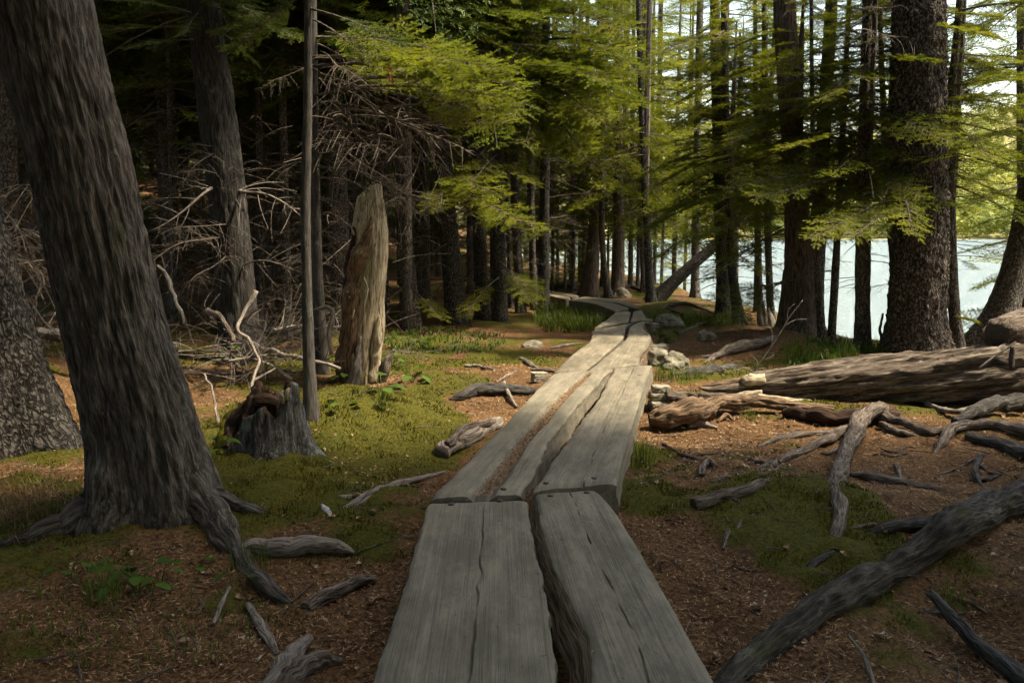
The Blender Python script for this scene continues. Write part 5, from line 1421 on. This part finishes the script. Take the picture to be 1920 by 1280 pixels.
st = on(497, 840)
stump = thing('hollow_stump', 'low hollow stump with lichen-grey wall and dark rotten inside', 'stump', st)
def stump_wall():
    nth, nz = 90, 26
    th = np.linspace(0, 2 * pi, nth, endpoint=False)
    # height around the rim: tall on the right-front, low on the left
    hgt = .22 + .16 * np.exp(-((th - 5.75) / .45) ** 2) + .05 * np.exp(-((th - 4.4) / .35) ** 2) + .14 * np.exp(-((th - 2.3) / .7) ** 2) - .05 * np.exp(-((th - 5.0) / .16) ** 2) - .10 * np.exp(-((th - 3.5) / .5) ** 2)
    hgt = hgt + .045 * fbm(np.cos(th) * 5, np.sin(th) * 5, 2.2, 5, 3)
    V = []; B = []
    for k in range(nz):
        f = k / (nz - 1)
        z = -.08 + (hgt + .08) * f
        r = .15 + .10 * np.exp(-(z + .08) / .09) * (1 + .35 * np.cos(th * 5 + 1)) - .03 * f
        r = r + .028 * (1 - np.abs(fbm(np.cos(th) * 4, np.sin(th) * 4, z * 1.2, 8, 3))) ** 2 + .010 * fbm(np.cos(th) * 12, np.sin(th) * 12, z * 5, 9, 2)
        V.append(np.stack([r * np.cos(th) * 1.2, r * np.sin(th) * .95, z], 1)); B.append(np.stack([r * np.cos(th), r * np.sin(th), z], 1))
    no = len(V)
    for k in range(10):
        f = 1 - k / 9
        z = -.02 + (hgt + .02) * f
        r = .095 - .02 * (1 - f) + .014 * fbm(np.cos(th) * 6, np.sin(th) * 6, z * 4, 14, 2)
        V.append(np.stack([r * np.cos(th) * 1.2, r * np.sin(th) * .95, z], 1)); B.append(np.stack([r * np.cos(th), r * np.sin(th), z], 1))
    n = len(V); V = np.concatenate(V); B = np.concatenate(B)
    i = np.arange(n - 1)[:, None]; j = np.arange(nth)[None, :]; jn = (j + 1) % nth
    F = np.stack([i * nth + j + 0 * jn, i * nth + jn, (i + 1) * nth + jn, (i + 1) * nth + j + 0 * jn], -1).reshape(-1, 4)
    mi = (np.repeat(np.arange(n - 1), nth) >= no - 1).astype(int)
    return np_mesh('wall', V, F, [BARK['stump'], BARK['stump_in']], True, {'bk': ('FLOAT_VECTOR', B)}, mi)
link('wall', stump_wall(), stump, (0.05, 0, 0))
limb('rotten_arch', 'dark red rotten arch on the left of the stump', [(428, 845, .045, .0), (440, 800, .055, .10), (465, 764, .052, .22), (495, 750, .045, .27), (520, 758, .035, .25)], 'stump_in', parent=stump, nseg=26, knob=.35)
limb('moss_side', None, [(425, 845, .05, .0), (432, 805, .06, .07), (450, 775, .045, .14), (470, 765, .02, .17)], MOSS, parent=stump, nseg=18, knob=.4)
limb('root', None, [(530, 815, .06, .06), (560, 835, .04, .03), (592, 846, .02, -.01)], 'stump', parent=stump)
for k, (a, b) in enumerate([(531, 742), (538, 735), (527, 740)]):
    q = at_y(a, b, st[1] - .1); q2 = at_y(a + R1.uniform(-8, 8), b - R1.uniform(4, 16), st[1] - .1)
    px_tube('splinter', [(a, b + 14, 4, st[1] - .12), (a, b, 5, st[1] - .13), (a + R1.uniform(-10, 10), b - R1.uniform(2, 10), 1.5, st[1] - .13)], 'snag', stump, 8, wood_disp(k), step=.015)
s2 = on(1437, 612)
sp = thing('split_stump', 'small pale split stump between thin stems near the water', 'stump', s2)
for a, b, c, d, r in [(1428, 612, 1424, 572, 6), (1436, 614, 1431, 565, 6), (1444, 613, 1440, 575, 6), (1450, 612, 1447, 588, 5)]:
    px_tube('splinter', [(a, b + 4, r + 2, s2[1]), ((a + c) / 2, (b + d) / 2, r, s2[1]), (c, d, 1.5, s2[1])], 'dead', sp, 10, wood_disp(int(a)), step=.02)

# ------------------------------------------------------------------ tangle of dead limbs left of the stump
def airy(name, label, pts, r0, r1, mat='dead', cat='branch', group=None, nseg=8):
    P = np.array([at_y(a, b, Y) for a, b, Y in pts])
    P[:, 2] = np.maximum(P[:, 2], H(P[:, 0], P[:, 1]) + r1)
    C = resample(catmull(P, 10), .025)
    s = np.linspace(0, 1, len(C)); sd = pts[0][0] * .13
    C = C + .012 * np.stack([fbm(s * 7, sd, 1, 5, 2), fbm(s * 7, sd, 2, 6, 2), fbm(s * 7, sd, 3, 7, 2)], 1)
    g = Geo(); geo_tube(g, C, np.linspace(r0, r1, len(C)), nseg, wood_disp(int(sd) % 50, 1, .2))
    o = link(name, g.mesh(name, [BARK[mat]], True, C[0]), None, C[0]); return tag(o, label, cat, group)
airy('dead_branch', 'thick pale limb hooked over like a cane beside the lichen-spotted spruce', [(622, 665, 7.4), (618, 620, 7.4), (624, 592, 7.4), (614, 577, 7.4), (596, 578, 7.5), (578, 590, 7.6)], .024, .018)
airy('dead_branch', 'sinuous pale stem bending down onto the hollow stump', [(478, 545, 7.0), (462, 580, 6.9), (447, 620, 6.7), (470, 642, 6.5), (484, 672, 6.3), (480, 705, 6.1), (472, 738, 5.9)], .018, .010)
airy('dead_branch', 'thick bleached limb lying level in front of the ribbed cedar', [(455, 607, 8.0), (490, 616, 7.8), (530, 620, 7.6), (562, 612, 7.4)], .014, .030)
airy('dead_branch', 'forked grey limb rising behind the level bleached limb', [(440, 628, 7.6), (452, 600, 7.6), (465, 588, 7.6), (480, 578, 7.6)], .018, .022)
airy('dead_branch', 'stout broken limb end at the left of the tangle', [(388, 585, 7.8), (410, 590, 7.6), (425, 612, 7.4), (440, 640, 7.2)], .034, .02, 'root')
airy('dead_branch', 'long low limb running behind the slender straight pole', [(470, 645, 7.4), (520, 662, 7.2), (570, 672, 7.0), (640, 690, 6.9)], .026, .014)
airy('dead_branch', 'dark leaning dead stem between the cedar and the tangle', [(300, 500, 6.6), (322, 540, 6.5), (336, 575, 6.4), (340, 610, 6.4)], .016, .022, 'root_dark')
airy('dead_branch', 'thin upright forked twig left of the hollow stump', [(420, 840, 5.2), (412, 800, 5.2), (404, 765, 5.3), (395, 725, 5.4), (382, 700, 5.5)], .012, .006)
airy('fallen_log', 'dim fallen log with pale broken end seen left of the leaning cedar', [(38, 508, 8.6), (70, 515, 8.5), (110, 535, 8.4), (170, 560, 8.2)], .075, .07, 'rotten', 'log', None, 20)
airy('fallen_log', 'dark log lying on the ground beyond the leaning cedar', [(70, 622, 7.4), (110, 628, 7.4), (170, 636, 7.3), (330, 650, 7.2)], .05, .045, 'root_dark', 'log', None, 16)
for k in range(34):
    a = R1.uniform(330, 650); b = R1.uniform(575, 700); Y = 1493 * 1.35 / (b - 438) * R1.uniform(.92, 1.0) if b > 640 else R1.uniform(6.8, 8.2)
    A = at_y(a, b, Y); A[2] = hz(A[0], A[1]) + R1.uniform(.02, .35)
    az = R1.uniform(0, 6.28); L = R1.uniform(.5, 1.3)
    Bp = A + np.array([cos(az) * L, sin(az) * L * .6, R1.uniform(-.15, .3)])
    Bp[2] = max(Bp[2], hz(Bp[0], Bp[1]) + .03)
    o = put('dead_branch', DEAD_BIG[R1.randint(3)] if k % 2 else DEAD[R1.randint(4)], None, A, Bp, R1.uniform(-3, 3))
    w_ = 'left of the ribbed cedar' if a < 420 else 'before the ribbed cedar' if a < 520 else 'between the poles and the snag'
    tag(o, 'bare %s branch in the heap of dead limbs %s' % ('stout' if k % 2 else 'wiry', w_), 'branch', '%s dead branches %s' % ('stout' if k % 2 else 'wiry', w_))
for k in range(16):
    a = R1.uniform(-20, 120) if k < 7 else R1.uniform(620, 760); b = R1.uniform(430, 620) if k < 7 else R1.uniform(600, 700)
    Y = R1.uniform(6.4, 8) if k < 7 else R1.uniform(7.9, 8.6)
    A = at_y(a, b, Y); A[2] = max(A[2], hz(A[0], A[1]) + .03); az = R1.uniform(0, 6.28); L = R1.uniform(.5, 1.1)
    Bp = A + np.array([cos(az) * L, sin(az) * L * .5, R1.uniform(-.3, .3)]); Bp[2] = max(Bp[2], hz(Bp[0], Bp[1]) + .03)
    A[2] = min(A[2], hz(A[0], A[1]) + 1.3)
    o = put('dead_branch', DEAD[R1.randint(4)], None, A, Bp, R1.uniform(-3, 3))
    tag(o, ['wiry dead branch in the gloom left of the leaning cedar', 'wiry dead branch lying about the foot of the broken snag'][k >= 7], 'branch', ['dead branches left of the cedar', 'dead branches round the snag'][k >= 7])

g = Geo(); rb = np.random.RandomState(313)
for k in range(1500):
    y = rb.uniform(8.6, 13.0); x = rb.uniform(-.66 * y - .3, -1.7); z = hz(x, y) if k % 5 == 0 else z
    if k % 5 == 0: x5, y5 = x, y
    else: x, y = x5 + rb.normal(0, .25), y5 + rb.normal(0, .25)
    h = rb.uniform(0, 1) ** 1.6 * 2.6; az = rb.uniform(0, 6.28); L = rb.uniform(.25, 1.0); e = rb.uniform(-.5, .9)
    d = np.array([cos(az) * cos(e), sin(az) * cos(e), sin(e)]); q = np.linspace(0, 1, 5)[:, None]
    P = np.array([x, y, z + h]) + d * q * L + np.array([rb.normal(0, .15), rb.normal(0, .15), -rb.uniform(.05, .5)]) * q * q * L
    r = rb.uniform(.0025, .0065); geo_tube(g, P, np.linspace(r, r * .4, 5), 3, cap0=False, cap1=False)
o = link('brush', g.mesh('brush', [BARK['twig']], True)); o['kind'] = 'stuff'; o['label'] = 'thicket of fine dead twigs filling the gloom of the left wood'; o['category'] = 'twigs'

# twiggy dead shrub at the splintered log
sh = thing('dead_shrub', 'small bleached dead shrub behind the splintered end of the log', 'shrub', on(1413, 697))
for pts, r in [([(1413, 697), (1430, 672), (1446, 650), (1462, 625), (1480, 595), (1505, 563)], .007), ([(1446, 650), (1448, 625), (1442, 612)], .005), ([(1470, 612), (1490, 600), (1512, 598)], .004), ([(1476, 600), (1478, 580), (1490, 570)], .004),
               ([(1413, 697), (1395, 690), (1375, 697)], .008), ([(1415, 697), (1430, 690), (1442, 696)], .007), ([(1413, 697), (1420, 680), (1412, 668)], .006), ([(1430, 672), (1440, 672), (1452, 664)], .004)]:
    P = np.array([at_y(a, b, 7.1) for a, b in pts]); C = resample(catmull(P, 8), .02)
    g = Geo(); geo_tube(g, C, np.linspace(r, r * .5, len(C)), 6); link('twig', g.mesh('twig', [BARK['dead']], True, sh.location), sh)
o = airy('dead_stick', 'short black dead stick standing before the water left of the big spruce', [(1657, 668, 9.3), (1652, 640, 9.3), (1650, 615, 9.3), (1656, 588, 9.3)], .02, .012, 'root_dark')

# ------------------------------------------------------------------ rocks
def rock_mesh(seed, sx, sy, sz, mat):
    import bmesh
    bm = bmesh.new(); bmesh.ops.create_icosphere(bm, subdivisions=5, radius=1.0)
    V = np.array([v.co for v in bm.verts]); F = np.array([[v.index for v in f.verts] for f in bm.faces]); bm.free()
    n = fbm(V[:, 0] * 1.3 + seed, V[:, 1] * 1.3, V[:, 2] * 1.3, seed, 3)
    cell = np.round(n * 3) / 3
    V = V * (1 + .22 * n + .10 * cell + .02 * fbm(V[:, 0] * 9, V[:, 1] * 9, V[:, 2] * 9, seed + 5, 2))[:, None]
    V[:, 2] = np.where(V[:, 2] < -.35, -.35, V[:, 2])
    return np_mesh('rock', V * [sx, sy, sz], F, [mat], True, {'bk': ('FLOAT_VECTOR', V * .3)})
def rock_material():
    t = NT('lichen_rock')
    w = t.coord('obj', (1, 1, 1))
    a = t.noise(w, 9, 5, .7); b = t.noise(w, 40, 4, .7)
    col = t.ramp(a, [(.3, (.09, .08, .058)), (.5, (.18, .16, .115)), (.7, (.29, .26, .19))])
    col = t.mix(t.ramp(b, [(.55, 0.0), (.68, .7)]), col, (.08, .085, .04))
    t.bsdf(col, .9, t.bump(b, .02), .2)
    return t.m
ROCK_M = rock_material()
for k, (px, py, sx, sy, sz, lab) in enumerate([(1256, 612, .20, .16, .17, 'rounded pale rock in the grass right of the bend'), (1326, 634, .12, .10, .10, 'small pale rock on orange litter left of the red-brown cedar'),
        (1231, 684, .15, .12, .15, 'mossy pale stone wedged beside the walk under the blocks'), (1262, 690, .14, .11, .12, 'brown stone touching the mossy pale stone by the walk'),
        (998, 650, .20, .12, .06, 'flat half-buried stone in the hollow left of the walk'), (1242, 655, .07, .07, .06, 'little pale stone on the block by the walk'), (1160, 558, .3, .2, .18, 'dim mossy boulder at the foot of the upright brown trunk'),
        (690, 612, .25, .2, .12, 'dark mossy stone in the shade behind the snag')]):
    q = on(px, py, sz * .15)
    o = link('rock', rock_mesh(k + 3, sx, sy, sz, ROCK_M), None, q, (0, 0, k * 1.1)); tag(o, lab, 'rock')

# ------------------------------------------------------------------ grass, seedlings
def grass_mesh(seed, n, h, spread, mat, lean=.5, w=.006):
    rs = np.random.RandomState(seed)
    g = Geo()
    V = []; F = []
    for k in range(n):
        a = rs.uniform(0, 6.28); r = spread * rs.uniform(0, 1) ** .6; b = rs.uniform(0, 6.28); l = h * rs.uniform(.45, 1.1); bend = lean * rs.uniform(.2, 1.1)
        base = np.array([r * cos(a), r * sin(a), -.01]); d = np.array([cos(b), sin(b), 0]); s = np.array([-sin(b), cos(b), 0]) * w * rs.uniform(.6, 1.2) * .5
        n0 = len(V)
        for q, f in enumerate((0, .35, .7, 1.0)):
            c = base + d * bend * l * f ** 2 + np.array([0, 0, l * (f - .25 * bend * f * f)])
            wv = s * (1 - f * .75)
            V += [c - wv, c + wv] if f < 1 else [c]
        F += [(n0, n0 + 1, n0 + 3, n0 + 2), (n0 + 2, n0 + 3, n0 + 5, n0 + 4), (n0 + 4, n0 + 5, n0 + 6, n0 + 6)]
    F = np.array(F); tri = F[:, 2] == F[:, 3]
    return np_mesh('grass', np.array(V), [F[tri][:, :3], F[~tri]], [mat], False)
TUFT = [grass_mesh(1, 70, .22, .09, GRASS), grass_mesh(2, 60, .16, .11, GRASS), grass_mesh(3, 26, .34, .08, GRASS, .25, .012), grass_mesh(4, 50, .12, .10, GRASS_DRY)]
for px, py, v, s, lab in [(1196, 880, 0, 1.15, 'tall bright grass tuft against the side of the second right plank'), (1208, 858, 1, 1.0, 'low grass tuft just beyond the tall tuft by the plank'), (1216, 905, 1, .6, 'small grass tuft below the tall tuft by the plank'),
        (1232, 712, 1, 1.2, 'grass tuft before the mossy stone beside the walk'), (1262, 714, 1, 1.3, 'wide grass tuft next to the mossy log'), (1300, 712, 1, 1.1, 'grass tuft leaning on the mossy log'), (1246, 645, 0, 1.0, 'grass tuft behind the little stone on the block'),
        (1232, 628, 1, 1.2, 'grass tuft beside the stacked blocks at the bend'), (1480, 680, 2, 1.1, 'tall broad-bladed grass behind the fallen log'), (1500, 672, 2, 1.0, 'second clump of broad-bladed grass behind the fallen log'), (1524, 668, 2, .8, 'short clump of broad-bladed grass under the big cedar'),
        (1405, 785, 1, .7, 'small grass tuft in the shadow below the rotten log'), (470, 1060, 1, .9, 'faint grass tuft under the broken branch by the cedar roots'), (195, 1120, 0, .8, 'dim grass tuft at the left foot of the leaning cedar'), (1780, 1130, 1, .7, 'dark grass tuft in the hollow below the largest root'),
        (1590, 670, 0, 1.0, 'leafy grass clump at the foot of the medium dark trunk'), (1640, 668, 0, 1.1, 'grass clump between the medium trunk and the big spruce'), (720, 770, 1, .6, 'small grass tuft on the mossy bank below the snag')]:
    q = on(px, py); o = link('grass_tuft', TUFT[v], None, q, (0, 0, px * .1), s); tag(o, lab, 'grass')
def on_fast(px, py):
    d = np.stack([ray(a, b) for a, b in zip(px, py)]); t = -CAM_Z / d[:, 2]
    for _ in range(3):
        t = (H(d[:, 0] * t, d[:, 1] * t) - CAM_Z) / d[:, 2]
    return np.stack([d[:, 0] * t, d[:, 1] * t, H(d[:, 0] * t, d[:, 1] * t)], 1)
def grass_patch(name, label, cx, cy, rx, ry, n, h, mat, seed, w=.012):
    rs = np.random.RandomState(seed)
    a = rs.uniform(0, 6.28, n); r = rs.uniform(0, 1, n) ** .5
    base = on_fast(cx + rx * r * np.cos(a), cy + ry * r * np.sin(a))
    b = rs.uniform(0, 6.28, n); l = (h * rs.uniform(.4, 1.1, n))[:, None]
    d = np.stack([np.cos(b), np.sin(b), 0 * b], 1); s = np.stack([-np.sin(b), np.cos(b), 0 * b], 1) * w * .5
    up = np.array([0, 0, 1.0])
    c0, c1, c2 = [base + d * .5 * l * f * f + up * l * f * (1 - .15 * f) for f in (0, .5, 1.0)]
    V = np.stack([c0 - s, c0 + s, c1 - s * .75, c1 + s * .75, c2], 1).reshape(-1, 3)
    k = np.arange(n)[:, None] * 5
    o = link(name, np_mesh(name, V, [k + np.array([[2, 3, 4]]), k + np.array([[0, 1, 3, 2]])], [mat], False))
    o['kind'] = 'stuff'; o['label'] = label; o['category'] = 'grass'
grass_patch('grass', 'dense dark green grass in the wet hollow beside the far walk', 1070, 602, 70, 22, 1500, .28, GRASS, 5)
grass_patch('grass', 'short sunlit grass between the walk, the rock and the twin spruces', 1310, 600, 70, 16, 900, .16, GRASS, 6)
grass_patch('grass', 'thin grass along the right edge of the far walk', 1232, 600, 18, 24, 260, .17, GRASS, 7, .009)
grass_patch('grass', 'low green growth at the water edge under the lakeside trunks', 1590, 655, 110, 14, 420, .16, BROADLEAF, 8, .022)
grass_patch('grass', 'sparse low greenery on the shaded ground behind the snag', 820, 640, 130, 26, 700, .09, BROADLEAF, 9, .02)
grass_patch('grass', 'dry grass on the dim ground left of the leaning cedar', 60, 960, 110, 70, 700, .09, GRASS_DRY, 10, .005)
grass_patch('grass', 'sparse dark grass at the bottom left of the picture', 260, 1170, 260, 90, 330, .07, GRASS, 12, .005)

def leaf_outline(n=6, L=.06, W=.03, fold=.15):
    t = np.linspace(0, 1, n); w = W * np.sin(pi * t ** .8) ** .9
    V = []
    for k in range(n): V += [(L * t[k], -w[k], fold * w[k] - .15 * L * t[k] ** 2), (L * t[k], 0, -.15 * L * t[k] ** 2), (L * t[k], w[k], fold * w[k] - .15 * L * t[k] ** 2)]
    F = []
    for k in range(n - 1):
        a = k * 3; F += [(a, a + 3, a + 4, a + 1), (a + 1, a + 4, a + 5, a + 2)]
    return np.array(V), np.array(F)
def seedling(seed, label, loc, scale, n=6, L=.065, W=.024, hgt=.10):
    rs = np.random.RandomState(seed)
    t = thing('seedling', label, 'plant', loc)
    g = Geo(); stems = Geo()
    LV, LF = leaf_outline(7, L, W)
    for k in range(n):
        az = k * 2.4 + rs.uniform(-.4, .4); h = hgt * rs.uniform(.4, 1.1); r = .03 + .05 * rs.rand()
        top = np.array([cos(az) * r, sin(az) * r, h]) * scale
        P = np.array([[0, 0, -.02], [top[0] * .4, top[1] * .4, top[2] * .7], top])
        geo_tube(stems, catmull(P, 4), np.full(9, .0018 * scale), 4, cap0=False, cap1=False)
        M = np.array(Euler((rs.uniform(-.3, .3), rs.uniform(-.2, .5), az + rs.uniform(-.5, .5)), 'XYZ').to_matrix())
        me_ = np_mesh('leaf', (LV * scale * rs.uniform(.7, 1.15)) @ M.T, LF, [BROADLEAF], True)
        link('leaf', me_, t, top)
    link('stem', stems.mesh('stem', [BROADLEAF], True), t)
for k, (px, py, s, n, lab) in enumerate([(255, 1115, 1.15, 8, 'largest broad-leaved seedling at the foot of the leaning cedar'), (215, 1108, 1.0, 5, 'oval-leaved seedling left of the largest one'), (300, 1095, .9, 5, 'seedling with upright leaf right of the largest one'),
        (372, 1075, .8, 4, 'single-stemmed seedling between the cedar roots'), (436, 1100, .8, 4, 'round-leaved seedling past the right cedar root'), (20, 1020, 1.2, 5, 'dim seedling at the left picture edge'), (45, 845, 1.4, 7, 'star-leaved seedling at the foot of the rough grey spruce'),
        (408, 862, 1.2, 5, 'seedling between the leaning cedar and the hollow stump'), (425, 680, 2.0, 8, 'bright leafy seedling below the tangle of branches'), (478, 672, 1.5, 6, 'leafy seedling beside the sinuous pale stem'), (440, 706, 1.5, 6, 'low seedling behind the hollow stump'),
        (772, 718, 1.8, 8, 'lobed green seedling on the moss right of the snag'), (716, 752, 1.7, 7, 'spreading seedling on the mossy bank below the snag'), (652, 720, 1.6, 6, 'seedling hugging the foot of the snag'), (735, 690, 1.8, 7, 'leafy clump right against the snag foot'),
        (632, 612, 1.7, 5, 'small seedling beside the hooked pale limb'), (790, 655, 1.8, 7, 'low bright seedling in the shade behind the snag'), (255, 905, 1.0, 4, 'tiny seedling hard by the left side of the cedar'), (130, 1085, 1.0, 5, 'seedling in the dark left of the cedar roots'),
        (640, 770, 1.2, 5, 'little seedling near the slender straight pole'), (1250, 640, 1.6, 7, 'leafy sprig growing by the stone at the walk')]):
    seedling(k + 40, lab, on(px, py), s, n)

# ------------------------------------------------------------------ litter and moss on the ground
def wedge(n, y0, y1, rs):
    Y = y0 * (y1 / y0) ** rs.uniform(0, 1, n); X = rs.uniform(-1, 1, n) * (.72 * Y + .5)
    return X, Y
def clear(X, Y, d=.37): return path_dist(X, Y) > d
rs = np.random.RandomState(91)
X, Y = wedge(150000, 1.5, 9.0, rs)
mm = moss_mask(X, Y) + .25 * fbm(X * 7, Y * 7, 1.3, 77, 2)
k = (mm > .16) & clear(X, Y) & (np.interp(Y, SHORE_Y, SHORE_X) > X); X, Y, mm = X[k], Y[k], mm[k]
Z = ground_z(X, Y)
n = len(X); hgt = (.010 + .012 * np.clip(mm, 0, 1)) * rs.uniform(.5, 1.3, n) * (.7 + Y * .10); w = .0022 * (.7 + Y * .30)
a = rs.uniform(0, 6.28, n); ln = rs.normal(0, .5, (n, 2))
C = np.stack([X, Y, Z], 1); s = np.stack([np.cos(a), np.sin(a), 0 * a], 1) * w[:, None]
V = np.stack([C - s - [0, 0, .004], C + s - [0, 0, .004], C + np.stack([ln[:, 0] * hgt, ln[:, 1] * hgt, hgt], 1)], 1).reshape(-1, 3)
o = link('moss', np_mesh('moss', V, np.arange(len(V)).reshape(-1, 3), [MOSS], False)); o['kind'] = 'stuff'; o['label'] = 'yellow green moss cushions on the forest floor'; o['category'] = 'moss'

X, Y = wedge(90000, 1.5, 10.0, rs)
mm = moss_mask(X, Y) + .3 * fbm(X * 6, Y * 6, 5.3, 78, 2)
k = (mm < .30) & clear(X, Y, .34) & (np.interp(Y, SHORE_Y, SHORE_X) > X); X, Y = X[k], Y[k]
n = len(X); sc = .75 + .22 * Y
V, F = needle_soup(np.stack([X, Y, H(X, Y) + .003], 1), n, .030 * sc, .0028 * sc, rs, .005, .26)
o = link('needle_litter', np_mesh('needle_litter', V, F, [NEEDLE_M], False)); o['kind'] = 'stuff'; o['label'] = 'red brown needle litter covering the forest floor'; o['category'] = 'litter'

CHIP_M = litter_material('pale_chips', [(0.0, (.07, .038, .018)), (.5, (.16, .095, .047)), (.85, (.25, .175, .10)), (1.0, (.38, .32, .23))])
n = 1500
X, Y = wedge(n, 1.8, 10, rs)
kk = moss_mask(X, Y) < .05; X, Y = X[kk], Y[kk]
ex = 500; q = np.array([at_z(a_, b_, .02) for a_, b_ in zip(rs.uniform(1200, 1500, ex), rs.uniform(760, 940, ex))]); X = np.concatenate([X, q[:, 0]]); Y = np.concatenate([Y, q[:, 1]])
ex = 120; q = np.array([at_z(a_, b_, .02) for a_, b_ in zip(rs.uniform(610, 800, ex), rs.uniform(880, 945, ex))]); X = np.concatenate([X, q[:, 0]]); Y = np.concatenate([Y, q[:, 1]])
k = clear(X, Y, .36) & (np.interp(Y, SHORE_Y, SHORE_X) > X); X, Y = X[k], Y[k]; n = len(X)
V, F = needle_soup(np.stack([X, Y, ground_z(X, Y) + .008], 1), n, .030 * (.5 + .12 * Y) * rs.uniform(.5, 1.8, n), .013 * (.5 + .12 * Y), rs, .004, .35)
o = link('wood_chips', np_mesh('wood_chips', V, F, [CHIP_M], False)); o['kind'] = 'stuff'; o['label'] = 'pale chips and dry leaf scraps strewn over the litter'; o['category'] = 'litter'

X, Y = wedge(520, 1.6, 6.5, rs); k = clear(X, Y, .36); X, Y = X[k], Y[k]; n = len(X)
LV, LF = leaf_outline(5, .045, .014, .5)
Vs = []; Fs = []
for q in range(n):
    M = np.array(Euler((rs.uniform(-.6, .6), rs.uniform(-.5, .3), rs.uniform(0, 6.28)), 'XYZ').to_matrix())
    Vs.append((LV * rs.uniform(.5, 1.2)) @ M.T + [X[q], Y[q], float(ground_z(X[q:q + 1], Y[q:q + 1])[0]) + .010]); Fs.append(LF + q * len(LV))
o = link('dry_leaves', np_mesh('dry_leaves', np.concatenate(Vs), np.concatenate(Fs), [CHIP_M], True)); o['kind'] = 'stuff'; o['label'] = 'curled dry brown leaves lying on the near forest floor'; o['category'] = 'leaves'
g = Geo()
X, Y = wedge(1100, 1.8, 11, rs); k = clear(X, Y, .40) & (np.interp(Y, SHORE_Y, SHORE_X) > X); X, Y = X[k], Y[k]; Z = ground_z(X, Y)
for x, y, z in zip(X, Y, Z):
    a = rs.uniform(0, 6.28); L = rs.uniform(.04, .22); d = np.array([cos(a), sin(a), 0]); p0 = np.array([x, y, z + .006]); p1 = p0 + d * L
    p1[2] = z + rs.uniform(.004, .03); pm = (p0 + p1) / 2 + np.array([-d[1], d[0], 0]) * L * rs.uniform(-.12, .12)
    r = rs.uniform(.0016, .0045); geo_tube(g, np.array([p0, pm, p1]), np.array([r, r * .9, r * .5]), 4, cap0=False, cap1=False)
o = link('fallen_twigs', g.mesh('fallen_twigs', [BARK['twig']], True)); o['kind'] = 'stuff'; o['label'] = 'small dry twigs scattered over the forest floor'; o['category'] = 'twigs'
